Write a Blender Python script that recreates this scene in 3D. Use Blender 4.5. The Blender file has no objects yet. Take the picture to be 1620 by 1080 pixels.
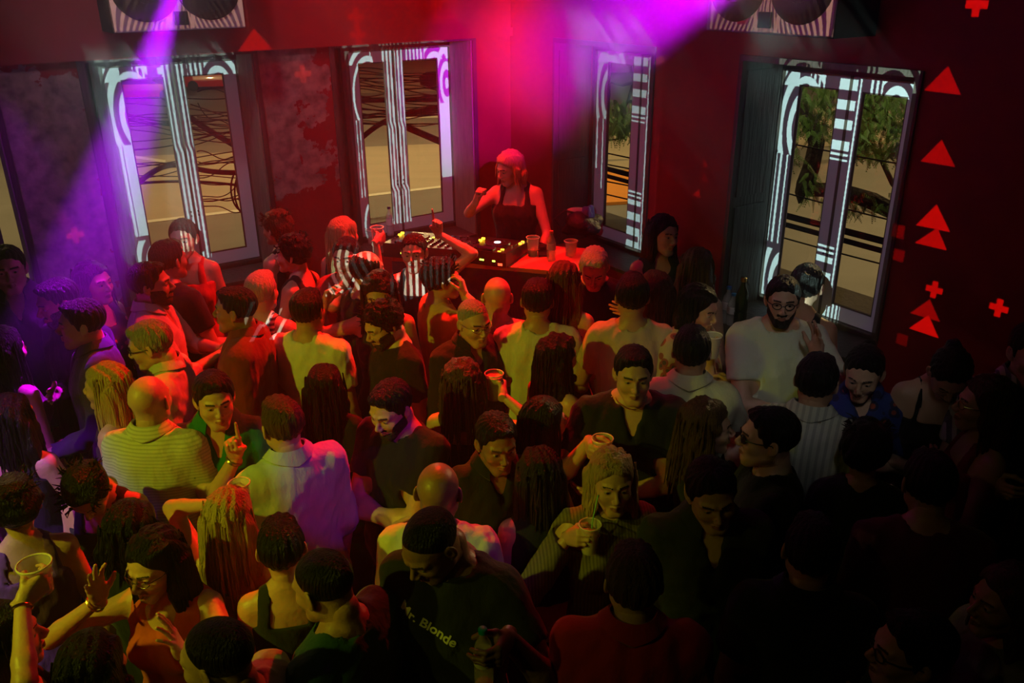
# ============ nightclub party seen from a gallery ============
import bpy, bmesh, math, random
import numpy as np
from mathutils import Vector, Matrix
rnd = random.Random(7)
S = bpy.context.scene; COL = S.collection
# ---------- camera (30 mm lens, 23.4 deg down, slight roll) ----------
FPX, TH, PHI, ROLL = 1360.5, 0.40805, 0.9731, -0.00977
H0 = 3.0
cr, sr = math.cos(ROLL), math.sin(ROLL); ct, st = math.cos(TH), math.sin(TH)
FW = np.array([0, ct, -st]); UP0 = np.array([0, st, ct]); RT0 = np.array([1., 0, 0])
CX = RT0*cr + UP0*sr; CY = -RT0*sr + UP0*cr
CAMP = np.array([0, 0, H0]); FZ = -.30       # the dance floor lies .3 m below the level along the walls
cd = bpy.data.cameras.new('camera'); cam = bpy.data.objects.new('camera', cd); COL.objects.link(cam)
cam.matrix_world = Matrix(((CX[0], CY[0], -FW[0], 0), (CX[1], CY[1], -FW[1], 0), (CX[2], CY[2], -FW[2], H0), (0, 0, 0, 1)))
cd.sensor_width = 36; cd.lens = FPX/1620*36; cd.clip_start = .05; cd.clip_end = 400
S.camera = cam
S.view_settings.view_transform = 'Standard'; S.view_settings.look = 'None'
S.view_settings.gamma = 1; S.view_settings.exposure = 0.0
S.cycles.use_denoising = True
S.cycles.max_bounces = 6; S.cycles.diffuse_bounces = 2; S.cycles.glossy_bounces = 3
S.cycles.transmission_bounces = 6; S.cycles.transparent_max_bounces = 16; S.cycles.volume_bounces = 0
S.cycles.sample_clamp_indirect = 2; S.cycles.caustics_reflective = False; S.cycles.caustics_refractive = False
S.cycles.use_light_tree = True
w = bpy.data.worlds.new('night'); S.world = w; w.use_nodes = True
w.node_tree.nodes['Background'].inputs[0].default_value = (.05, .03, .035, 1)
w.node_tree.nodes['Background'].inputs[1].default_value = .05

def ray(px, py):
    u = (px-810)/FPX; v = (540-py)/FPX
    return CX*u + CY*v + FW
def at_z(px, py, z):
    d = ray(px, py); return CAMP + d*((z-H0)/d[2])
def at_d(px, py, dist):                       # a point at a given distance from the camera
    d = ray(px, py); return CAMP + d/np.linalg.norm(d)*dist
# ---------- the two walls: L runs left from the corner, R runs right ----------
DL = np.array([-math.sin(PHI), -math.cos(PHI)]); DR = np.array([math.cos(PHI), -math.sin(PHI)])
C0 = np.array([.008, 6.6])
def LP(t, dep, z): p = C0 + DL*t + DR*dep; return (p[0], p[1], z)
def RP(s, dep, z): p = C0 + DR*s + DL*dep; return (p[0], p[1], z)
def on_wall(side, px, py, dep=0.):
    n, a = (DR, DL) if side == 'L' else (DL, DR)
    P = C0 + n*dep; d = ray(px, py); k = P@n/(d[:2]@n); X = CAMP + d*k
    return (X[:2]-C0)@a, X[2]

# ================= LIGHTS =================
def aim(o, tgt):
    d = Vector(tgt)-o.location; o.rotation_euler = d.to_track_quat('-Z', 'Y').to_euler()
def spot(name, loc, tgt, col, watts, deg, blend=.5, radius=.03):
    l = bpy.data.lights.new(name, 'SPOT'); l.color = col; l.energy = watts; l.spot_size = math.radians(deg); l.spot_blend = blend; l.shadow_soft_size = radius
    o = bpy.data.objects.new(name, l); COL.objects.link(o); o.location = loc; aim(o, tgt); return o
def P3(p): return tuple(float(x) for x in p)
B1A, B1B = at_d(297, -75, 5.3), at_z(80, 600, 1.15)
B2A, B2B = at_d(1270, -92, 3.1), at_d(778, 130, 6.7)
spot('violet_beam_light', P3(B1A), P3(B1B), (.46, .0, 1.0), 6200, 17, .7)
spot('magenta_beam_light', P3(B2A), P3(B2B), (.66, .0, 1.0), 1700, 22, .9)
spot('red_key_light', (-.05, 6.05, 4.15), (-.75, 4.1, .9), (1, .010, .006), 1900, 55, .9, .06)
spot('red_table_light', (-.25, 5.75, 4.1), (-.22, 5.55, 1.2), (1, .012, .003), 600, 37, .7, .05)
spot('violet_corner_light', (-3.2, 1.7, 3.9), at_z(-130, 850, .9), (.42, .0, 1.0), 700, 28, .8, .06)
spot('red_wall_light', (-.85, 5.05, 4.2), LP(1.05, 0, 2.8), (1, .006, .02), 85, 72, 1, .06)
spot('yellow_light', (-3.7, .7, 3.75), (-.95, 3.1, 1.0), (.78, .90, .02), 310, 38, .7, .05)
spot('violet_window_light', (-2.1, 2.4, 3.9), LP(3.45, -.15, 1.9), (.45, 0, 1), 90, 16, .5, .05)
spot('yellow_front_light', (-3.2, -.4, 3.7), (-.45, 2.3, 1.2), (.80, .85, .03), 60, 26, 1, .05)
spot('amber_light', (-1.6, .4, 4.0), (.8, 2.9, 1.2), (.9, .66, .08), 6, 60, 1, .06)
spot('purple_light', (1.7, 1.3, 3.95), at_z(505, 745, 1.0), (.42, .0, 1.0), 80, 9, .3)
spot('pink_light', (1.8, .9, 3.95), at_z(755, 860, 1.1), (.75, .05, 1.0), 35, 8, .4)
spot('green_light', (3.2, 1.2, 3.6), at_z(1614, 610, 1.0), (.02, 1.0, .05), 330, 13, .4)
spot('white_fill_light', (.5, .5, 4.2), (1.26, 3.8, 1.2), (.9, .95, .85), 50, 22, 1, .1)
spot('soft_wall_fill', (-1.7, 3.7, 4.2), LP(2.1, 0, 2.2), (1, .66, .78), 48, 70, 1, .1)  # added pale fill so the bare plaster reads grey amid the red

# ---------- mapping projector on the gallery: one throw of white stripes and red signs ----------
PJ = np.array([-.30, .12, 3.38])
pf = np.array([.03, 6.2, -1.35]); pf = pf/np.linalg.norm(pf)
pr = np.cross(pf, [0, 0, 1]); pr /= np.linalg.norm(pr); pu = np.cross(pr, pf)
AW, AH, IW, IH = .78, .52, 2700, 1800         # half extents of the throw (tangents), slide size
img = np.zeros((IH, IW, 3), np.float32)
aa, bb = np.meshgrid((np.arange(IW)+.5)/IW*2*AW-AW, (np.arange(IH)+.5)/IH*2*AH-AH)
D = pf[None, None]+aa[..., None]*pr+bb[..., None]*pu
def plane_coords(side, dep):
    n, a = (DR, DL) if side == 'L' else (DL, DR)
    k = ((C0+n*dep-PJ[:2])@n)/(D[..., :2]@n); k = np.where(k > 0, k, np.nan)
    X = PJ+D*k[..., None]; return (X[..., :2]-C0)@a, X[..., 2]
ZT, ZB, RD = 2.485, 1.165, .325               # window frame top, bottom, recess depth
# windows: outer lo/hi along the wall, pane spans (near the corner first)
WIN = {1: ('L', 1.92, 2.72, (2.003, 2.257), (2.374, 2.625)), 2: ('L', .335, 1.14, (.427, .719), (.86, 1.065)),
       3: ('R', .60, 1.40, (.716, .98), (1.145, 1.33)), 4: ('R', 2.22, 3.03, (2.321, 2.577), (2.715, 2.972)),
       0: ('L', 3.46, 4.26, (3.55, 3.80), (3.92, 4.17))}
OPEN = {1: (1.91, 2.87), 2: (.33, 1.38), 3: (.56, 1.50), 4: (2.21, 3.2), 0: (3.34, 4.4)}
WHITE = np.array([.60, 1.0, .90]); GREY = np.array([.04, .034, .048])
def rings(u, v, cu, cv, ru, rv, freq, ph=0):
    r = np.sqrt(((u-cu)/ru)**2+((v-cv)/rv)**2); return (np.sin(r*freq+ph) > 0), r
def win_pattern(k, T, Z):
    side, lo, hi, p1, p2 = WIN[k]
    U = (hi-T) if side == 'L' else (T-lo)     # left to right
    W_ = hi-lo; V = Z-ZB; Hh = ZT-ZB
    if side == 'L': lp = hi-p2[1]; ml, mr = hi-p2[0], hi-p1[1]; rp = hi-p1[0]
    else: lp = p1[0]-lo; ml, mr = p1[1]-lo, p2[0]-lo; rp = p2[1]-lo
    ins = (U > -.015) & (U < W_+.015) & (V > -.02) & (V < Hh+.02)
    on = np.zeros(U.shape, bool)
    top = V > Hh-.085
    mid = (U > ml) & (U < mr) & ins
    vstr = np.sin((U-ml)*2*np.pi/.021) > -.1
    s1, r1 = rings(U, V, .14, Hh-.30, .06, .13, 6.0, .8)      # left upper loop
    left = U < lp
    if k in (1, 3, 4): on |= left & (V > Hh-.46) & s1
    if k == 2: on |= left & (V > Hh-.46) & (np.abs(r1-1.9) < .12)
    on |= top & (U < ml-.09) & (rings(U, V, .15, Hh-.22, .07, .11, 9.0, 0)[0] | (np.sin(U*2*np.pi/.032) > .2) & (U > .17))
    on |= top & (U > mr+.03) & (U < W_-.2) & (np.sin(U*2*np.pi/.03) > .1)
    on |= top & (U > W_-.2) & rings(U, V, W_-.12, Hh-.14, .07, .10, 7.5, 1.0)[0]
    if k in (1, 2):
        Us = U+.012*np.clip((V-.80)/.05, -.5, .5)+.02*np.clip((V-.33)/.05, -.5, .5)*(k == 2)
        on |= (U > ml-.02) & (U < mr+.008) & (np.sin((Us-ml)*2*np.pi/.029) > 0) & (V > .06) & (V < Hh+.02)
        if k == 1:
            on |= (U > ml-.03) & (U < ml) & (V > .88) & (np.sin(V*2*np.pi/.09) > .1)
            on |= left & (V < Hh-.46) & (V > .28) & (U > .015) & (np.abs(U-.035) > .003)
            on |= left & (V < .25) & rings(U, V, .13, .06, .06, .12, 6.5, .6)[0]
            on &= ~((U > rp) & (V < Hh-.09))
        else:
            on |= (U > rp) & (V < Hh-.40) & (V > .36)
            s2, r2 = rings(U, V, W_-.02, Hh-.26, .045, .12, 6.5, .9)
            on |= (U > rp) & (V > Hh-.40) & s2
            on |= left & (V < Hh-.46) & (V > .3) & ((np.abs(U-.03) < .003) | (np.abs(U-.055) < .003))
            on |= left & (V < .27) & (V > -.02) & (np.abs(rings(U, V, .13, .08, .06, .13, 1)[1]-1.5) < .13)
    else:
        hb = np.zeros(U.shape, bool)
        for a, b in ((.02, .075), (.125, .175), (.225, .275), (.335, .385), (.40, .413), (.43, .44)):
            hb |= (Hh-V > a) & (Hh-V < b)
        for a, b in ((.395, .408), (.365, .378), (.31, .345), (.20, .255), (.09, .15), (-.02, .05)):
            hb |= (V > a) & (V < b)
        on |= mid & hb & (U < mr-.03)
        on |= (np.abs(U-(mr-.012)) < .005) & (V < Hh) & ins
        on |= (U > mr-.05) & (U < mr+.06) & (V < .09) & (np.sin(U*2*np.pi/.024) > 0)
        if k == 3: on |= left & (V < Hh-.46) & (((np.abs(U-.022) < .007) & (V > .50)) | ((np.abs(U-.085) < .005) & (V > .36)))
        else:
            on |= left & (V < Hh-.46) & (V > .34) & (((U > .03) & (U < .045)) | (np.abs(U-.08) < .005) | (np.abs(U-.008) < .003))
            on |= left & (V < .30) & rings(U, V, .12, .10, .055, .14, 6.2, .8)[0]
    if k == 3: ins &= U < .70
    on &= ins
    return ins, on
for k in (1, 2, 3, 4):
    T, Z = plane_coords(WIN[k][0], -RD)
    with np.errstate(invalid='ignore'): ins, on = win_pattern(k, T, Z)
    img[ins] = GREY if k != 3 else GREY*1.3
    img[on] = WHITE
    ins &= ~on
# stripes that run on below the left windows and fall on the dancers there
TL, ZL = plane_coords('L', .45)
with np.errstate(invalid='ignore'):
    m = (TL > .75) & (TL < 1.25) & (ZL < 1.12) & (ZL > .85) & (np.sin(TL*2*np.pi/.05) > .1); img[m] = WHITE*.75
    m = (TL > 1.38) & (TL < 1.72) & (ZL < 1.35) & (ZL > .98) & (np.sin((TL+.06*np.sin(ZL*9))*2*np.pi/.06) > .2); img[m] = WHITE*.75
    m = (TL > 2.0) & (TL < 2.25) & (ZL < 1.02) & (ZL > .75) & (np.sin((TL+ZL*.6)*2*np.pi/.12) > .75); img[m] = WHITE*.6
# speaker faces
SPK = {'L': (2.04, 2.74), 'R': (2.24, 2.98)}
for sd in 'LR':
    T, Z = plane_coords(sd, .34)
    with np.errstate(invalid='ignore'):
        lo, hi = SPK[sd]; sd_lo = lo+.02; m = (T > lo) & (T < hi) & (Z > 2.72) & (Z < 3.15)
        u = np.abs(T-(lo+hi)/2); s = np.sin((u+.25*np.sin(u*9)*(Z-2.7)*2)*2*np.pi/.028) > .1
        s |= (np.abs(u-.055-.2*(Z-2.72)) < .012)
        img[m & s] = (.50, .26, .18); img[m & ~s] = (.06, .01, .03)
# red signs on the walls, given by where they sit on each wall
RED = np.array([.8, .024, .01])
PL, QL = plane_coords('L', 0); PR_, QR = plane_coords('R', 0)
def poly(side, pts, val):
    A, B = (PL, QL) if side == 'L' else (PR_, QR)
    q = [on_wall(side, *p) for p in pts]; m = np.ones(A.shape, bool); sg = 0
    for i in range(len(q)):
        (x0, y0), (x1, y1) = q[i], q[(i+1) % len(q)]; sg += x0*y1-x1*y0
    with np.errstate(invalid='ignore'):
        for i in range(len(q)):
            (x0, y0), (x1, y1) = q[i], q[(i+1) % len(q)]
            m &= (((x1-x0)*(B-y0)-(y1-y0)*(A-x0)) > 0) if sg > 0 else (((x1-x0)*(B-y0)-(y1-y0)*(A-x0)) < 0)
    img[m] = RED*val
def plus(side, px, py, r, val):
    c = on_wall(side, px, py); a = abs(on_wall(side, px+r, py)[0]-c[0]); A, B = (PL, QL) if side == 'L' else (PR_, QR)
    with np.errstate(invalid='ignore'):
        x = np.abs(A-c[0]); y = np.abs(B-c[1])
        m = ((x < a) & (y < a*.34)) | ((x < a*.34) & (y < a)); img[m] = RED*val
def square(side, px, py, r, val):
    c = on_wall(side, px, py); a = abs(on_wall(side, px+r, py)[0]-c[0]); A, B = (PL, QL) if side == 'L' else (PR_, QR)
    with np.errstate(invalid='ignore'):
        m = np.maximum(np.abs(A-c[0]), np.abs(B-c[1])); img[(m < a)] = RED*val*.25; img[(m < a) & (np.sin(m/a*5.5*np.pi-.9) < .2)] = RED*val
poly('L', [(402, 46), (432, 79), (377, 82)], .9)
poly('R', [(826, 139), (846, 168), (796, 166)], .5)
poly('R', [(1500, 104), (1520, 150), (1462, 143)], .55)
poly('R', [(1490, 221), (1511, 264), (1456, 255)], .55)
poly('R', [(1482, 323), (1503, 367), (1449, 356)], .95)
poly('R', [(1483, 360), (1498, 396), (1447, 384)], .8)
poly('R', [(1471, 473), (1487, 509), (1440, 495)], .5)
poly('R', [(1469, 498), (1485, 535), (1438, 519)], 1.1)
poly('R', [(1113, 250), (1120, 262), (1113, 266)], .45); poly('R', [(1106, 298), (1108, 312), (1096, 309)], .6); poly('R', [(1113, 268), (1121, 290), (1110, 286)], .2)
plus('R', 1546, 8, 18, .9); plus('R', 1478, 458, 14, 1.0); plus('R', 1580, 487, 16, .9); plus('R', 932, 20, 10, .25); plus('R', 1094, 33, 9, .12)
plus('L', 564, 27, 13, .6); plus('L', 567, 56, 13, .6); plus('L', 479, 117, 13, .6); plus('L', 119, 372, 14, .8)
square('L', 704, 10, 21, .6); square('R', 1421, 366, 10, .4); square('R', 1422, 404, 9, .4); square('R', 1427, 537, 9, .25); square('R', 1184, 38, 9, .5)
square('R', 1191, 82, 10, .12)
# light-lost corners of the throw
im = bpy.data.images.new('projector_slide', IW, IH, alpha=False); im.colorspace_settings.name = 'Non-Color'
buf = np.ones((IH, IW, 4), np.float32); buf[..., :3] = img; im.pixels.foreach_set(buf.ravel()); im.pack(); del buf, D, PL, QL, PR_, QR, TL, ZL, aa, bb, T, Z
pl = spot('projector_lamp', P3(PJ), P3(PJ+pf), (1, 1, 1), 1900, 95, 0, .0)
pl.data.use_nodes = True; nt = pl.data.node_tree
def N(nt, ty, **kw):
    n = nt.nodes.new(ty)
    for a, b in kw.items(): setattr(n, a, b)
    return n
em = nt.nodes['Emission']; g = N(nt, 'ShaderNodeNewGeometry')
def dotn(v):
    n = N(nt, 'ShaderNodeVectorMath', operation='DOT_PRODUCT'); nt.links.new(g.outputs['Incoming'], n.inputs[0]); n.inputs[1].default_value = v; return n.outputs['Value']
def mth(nt, op, a, b=None, c=None):
    n = N(nt, 'ShaderNodeMath', operation=op)
    for i, x in enumerate((a, b, c)):
        if x is None: continue
        if isinstance(x, (int, float)): n.inputs[i].default_value = x
        else: nt.links.new(x, n.inputs[i])
    return n.outputs[0]
dr_, du_, df_ = dotn(P3(pr)), dotn(P3(pu)), dotn(P3(pf))
cx = mth(nt, 'MULTIPLY_ADD', mth(nt, 'DIVIDE', dr_, df_), .5/AW, .5); cy = mth(nt, 'MULTIPLY_ADD', mth(nt, 'DIVIDE', du_, df_), .5/AH, .5)
cb = N(nt, 'ShaderNodeCombineXYZ'); nt.links.new(cx, cb.inputs[0]); nt.links.new(cy, cb.inputs[1])
ti = N(nt, 'ShaderNodeTexImage', extension='CLIP'); ti.image = im; nt.links.new(cb.outputs[0], ti.inputs[0]); nt.links.new(ti.outputs[0], em.inputs['Color'])
spot('tree_fill_light', (2.4, 7.6, 5.2), (3.6, 9.2, .6), (1, .95, .55), 190, 100, .6, .1)  # added fill that brings out green in the leaves, no real lamp there
# street lamps outside
for i, (x, y) in enumerate(((-22, 26), (-4, 34), (16, 20), (26, 38))):
    spot('street_lamp_light', (x, y, 9), (x, y, -4), (1, .70, .27), 5200, 165, .3, .3)

# ================= MATERIALS =================
MATS = {}
def mat(name, col, rough=.7, metal=0., bump=0., bscale=40., spec=.5, var=0., vscale=8., stretch=None, emit=None, alpha=None, trans=0., sheen=0., coat=0., sss=0.):
    if name in MATS: return MATS[name]
    m = bpy.data.materials.new(name); MATS[name] = m; m.use_nodes = True; nt = m.node_tree; b = nt.nodes['Principled BSDF']
    b.inputs['Base Color'].default_value = (*col, 1); b.inputs['Roughness'].default_value = rough; b.inputs['Metallic'].default_value = metal
    b.inputs['Specular IOR Level'].default_value = spec
    if coat: b.inputs['Coat Weight'].default_value = coat
    if trans: b.inputs['Transmission Weight'].default_value = trans
    if sheen: b.inputs['Sheen Weight'].default_value = sheen
    if emit: b.inputs['Emission Color'].default_value = (*emit[:3], 1); b.inputs['Emission Strength'].default_value = emit[3]
    tc = None
    if bump or var:
        tc = N(nt, 'ShaderNodeTexCoord'); v = tc.outputs['Object']
        if stretch:
            mp = N(nt, 'ShaderNodeMapping'); mp.inputs['Scale'].default_value = stretch; nt.links.new(v, mp.inputs[0]); v = mp.outputs[0]
    if var:
        n = N(nt, 'ShaderNodeTexNoise'); n.inputs['Scale'].default_value = vscale; n.inputs['Detail'].default_value = 6; nt.links.new(v, n.inputs['Vector'])
        mx = N(nt, 'ShaderNodeMix', data_type='RGBA'); mx.inputs[6].default_value = (*[c*(1-var) for c in col], 1); mx.inputs[7].default_value = (*[min(1, c*(1+var)) for c in col], 1)
        nt.links.new(n.outputs[0], mx.inputs[0]); nt.links.new(mx.outputs[2], b.inputs['Base Color'])
    if bump:
        n = N(nt, 'ShaderNodeTexNoise'); n.inputs['Scale'].default_value = bscale; n.inputs['Detail'].default_value = 4; nt.links.new(v, n.inputs['Vector'])
        bp = N(nt, 'ShaderNodeBump'); bp.inputs['Strength'].default_value = bump; bp.inputs['Distance'].default_value = .02
        nt.links.new(n.outputs[0], bp.inputs['Height']); nt.links.new(bp.outputs[0], b.inputs['Normal'])
    return m
def hairmat(name, col, rough=.38):
    if name in MATS: return MATS[name]
    m = mat(name, col, rough, bump=1.0, bscale=9, var=.5, vscale=14, stretch=(16, 16, 1.6), spec=.3); return m
def clothmat(name, col, rough=.85, stripe=None):
    """woven cloth with soft folds; stripe = (scale, axis, colour2, duty)"""
    if name in MATS: return MATS[name]
    m = mat(name, col, rough, bump=.6, bscale=14, var=.12, vscale=5, stretch=(1.2, 1.2, .55), spec=.2, sheen=.15)
    if stripe:
        nt = m.node_tree; b = nt.nodes['Principled BSDF']; tc = N(nt, 'ShaderNodeTexCoord'); sp = N(nt, 'ShaderNodeSeparateXYZ'); nt.links.new(tc.outputs['Object'], sp.inputs[0])
        s = mth(nt, 'GREATER_THAN', mth(nt, 'SINE', mth(nt, 'MULTIPLY', sp.outputs[stripe[1]], stripe[0])), stripe[3])
        mx = N(nt, 'ShaderNodeMix', data_type='RGBA'); mx.inputs[6].default_value = (*col, 1); mx.inputs[7].default_value = (*stripe[2], 1); nt.links.new(s, mx.inputs[0])
        for l in list(b.inputs['Base Color'].links): nt.links.remove(l)
        nt.links.new(mx.outputs[2], b.inputs['Base Color'])
    return m
def floralmat(name, base, c2, c3):
    if name in MATS: return MATS[name]
    m = mat(name, base, .8); nt = m.node_tree; b = nt.nodes['Principled BSDF']; tc = N(nt, 'ShaderNodeTexCoord')
    v = N(nt, 'ShaderNodeTexVoronoi'); v.inputs['Scale'].default_value = 18; nt.links.new(tc.outputs['Object'], v.inputs['Vector'])
    r = N(nt, 'ShaderNodeValToRGB'); r.color_ramp.interpolation = 'CONSTANT'; e = r.color_ramp.elements; e[0].color = (*c2, 1); e[1].position = .42; e[1].color = (*base, 1); n = e.new(.22); n.color = (*c3, 1)
    nt.links.new(v.outputs['Distance'], r.inputs[0]); nt.links.new(r.outputs[0], b.inputs['Base Color']); return m
SKIN = {}
for nm, c in (('light', (.62, .36, .26)), ('tan', (.48, .26, .17)), ('brown', (.27, .14, .085)), ('dark', (.16, .08, .05))):
    SKIN[nm] = mat('skin_'+nm, c, .42, bump=.12, bscale=60, var=.08, vscale=20, spec=.5)
LIPS = mat('lips', (.38, .15, .11), .4); EYEW = mat('eye_white', (.42, .38, .36), .2); IRIS = mat('iris', (.03, .018, .012), .1)
BROW = mat('brow_hair', (.035, .02, .015), .7); BEARD = mat('beard_hair', (.03, .02, .016), .8, bump=.8, bscale=120); GREYBEARD = mat('grey_stubble', (.3, .27, .25), .8, bump=.8, bscale=120)
NAIL = mat('nail', (.5, .05, .06), .2)

# ================= OBJECT HELPERS =================
def mesh_np(name, V, F, mats, mi=None, smooth=True):
    me = bpy.data.meshes.new(name); V = np.ascontiguousarray(V, np.float32); F = np.ascontiguousarray(F, np.int32); n, k = F.shape
    me.vertices.add(len(V)); me.vertices.foreach_set('co', V.ravel()); me.loops.add(n*k); me.loops.foreach_set('vertex_index', F.ravel())
    me.polygons.add(n); me.polygons.foreach_set('loop_start', np.arange(0, n*k, k, dtype=np.int32))
    me.polygons.foreach_set('use_smooth', np.full(n, smooth)); 
    for m in mats: me.materials.append(m)
    if mi is not None: me.polygons.foreach_set('material_index', np.ascontiguousarray(mi, np.int32))
    me.update(calc_edges=True); return me
def link(name, me, parent=None, label=None, cat=None, group=None, kind=None, matrix=None):
    o = bpy.data.objects.new(name, me); COL.objects.link(o)
    if parent is not None: o.parent = parent
    if matrix is not None: o.matrix_world = matrix
    for a, b in (('label', label), ('category', cat), ('group', group), ('kind', kind)):
        if b: o[a] = b
    return o
def thing(name, label, cat, loc=(0, 0, 0), rz=0., group=None, kind=None):
    o = link(name, None, None, label, cat, group, kind); o.location = loc; o.rotation_euler = (0, 0, rz); o.empty_display_size = .1; return o
class MB:
    """collects simple shapes into one mesh"""
    def __init__(s, f=None): s.V = []; s.F = []; s.M = []; s.f = f
    def _add(s, vs, fs, mi=0):
        n = len(s.V); s.V += [tuple(s.f(*v)) if s.f else tuple(v) for v in vs]; s.F += [tuple(n+i for i in f) for f in fs]; s.M += [mi]*len(fs); return s
    def box(s, x0, x1, y0, y1, z0, z1, mi=0):
        v = [(x, y, z) for z in (z0, z1) for y in (y0, y1) for x in (x0, x1)]
        return s._add(v, [(0, 2, 3, 1), (4, 5, 7, 6), (0, 1, 5, 4), (2, 6, 7, 3), (0, 4, 6, 2), (1, 3, 7, 5)], mi)
    def hexa(s, v, mi=0): return s._add(v, [(0, 2, 3, 1), (4, 5, 7, 6), (0, 1, 5, 4), (2, 6, 7, 3), (0, 4, 6, 2), (1, 3, 7, 5)], mi)
    def lathe(s, prof, c=(0, 0, 0), n=24, mi=0, axis='z', caps=True):
        vs = []; fs = []
        for r, z in prof:
            for i in range(n):
                a = 2*math.pi*i/n; x, y = r*math.cos(a), r*math.sin(a)
                vs.append((c[0]+x, c[1]+y, c[2]+z) if axis == 'z' else ((c[0]+x, c[1]+z, c[2]+y) if axis == 'y' else (c[0]+z, c[1]+x, c[2]+y)))
        for j in range(len(prof)-1):
            for i in range(n): fs.append((j*n+i, j*n+(i+1) % n, (j+1)*n+(i+1) % n, (j+1)*n+i))
        if caps:
            fs.append(tuple(range(n-1, -1, -1))); fs.append(tuple((len(prof)-1)*n+i for i in range(n)))
        return s._add(vs, fs, mi)
    def tube(s, pts, r, n=8, mi=0, cap=True):
        P = [Vector(p) for p in pts]; R = r if isinstance(r, (list, tuple)) else [r]*len(P); vs = []; fs = []; up = None
        for i, p in enumerate(P):
            d = (P[min(i+1, len(P)-1)]-P[max(i-1, 0)]); d = d.normalized() if d.length > 1e-9 else Vector((0, 0, 1))
            if up is None: up = Vector((0, 0, 1)) if abs(d.z) < .9 else Vector((1, 0, 0))
            a = d.cross(up)
            if a.length < 1e-4: a = d.cross(Vector((1, .3, 0)))
            a.normalize(); b = a.cross(d).normalized(); up = b
            for k in range(n):
                t = 2*math.pi*k/n; vs.append(p+a*(R[i]*math.cos(t))+b*(R[i]*math.sin(t)))
        for i in range(len(P)-1):
            for k in range(n): fs.append((i*n+k, i*n+(k+1) % n, (i+1)*n+(k+1) % n, (i+1)*n+k))
        if cap: fs.append(tuple(range(n-1, -1, -1))); fs.append(tuple((len(P)-1)*n+k for k in range(n)))
        return s._add(vs, fs, mi)
    def build(s, name, mats, parent=None, smooth=False, bevel=0, **kw):
        me = bpy.data.meshes.new(name); me.from_pydata([tuple(v) for v in s.V], [], s.F)
        for m in (mats if isinstance(mats, (list, tuple)) else [mats]): me.materials.append(m)
        me.polygons.foreach_set('material_index', s.M); bm = bmesh.new(); bm.from_mesh(me); bmesh.ops.recalc_face_normals(bm, faces=bm.faces)
        if bevel: bmesh.ops.bevel(bm, geom=[e for e in bm.edges], offset=bevel, segments=2, affect='EDGES', profile=.7)
        bm.to_mesh(me); bm.free()
        if smooth:
            me.polygons.foreach_set('use_smooth', [True]*len(me.polygons))
            try: me.set_sharp_from_angle(angle=.7)
            except Exception: pass
        return link(name, me, parent, **kw)
def framematrix(side):
    # object frame of a wall: local x along the wall, y into the room
    if side == 'L': return Matrix(((DL[0], DR[0], 0, C0[0]), (DL[1], DR[1], 0, C0[1]), (0, 0, 1, 0), (0, 0, 0, 1)))
    return Matrix(((-DR[0], DL[0], 0, C0[0]), (-DR[1], DL[1], 0, C0[1]), (0, 0, 1, 0), (0, 0, 0, 1)))
FL, FR = framematrix('L'), framematrix('R')
def wf(side): # (along, depth, z) -> local coords of the wall frame
    return (lambda x, y, z: (x, y, z)) if side == 'L' else (lambda x, y, z: (-x, y, z))

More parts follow.
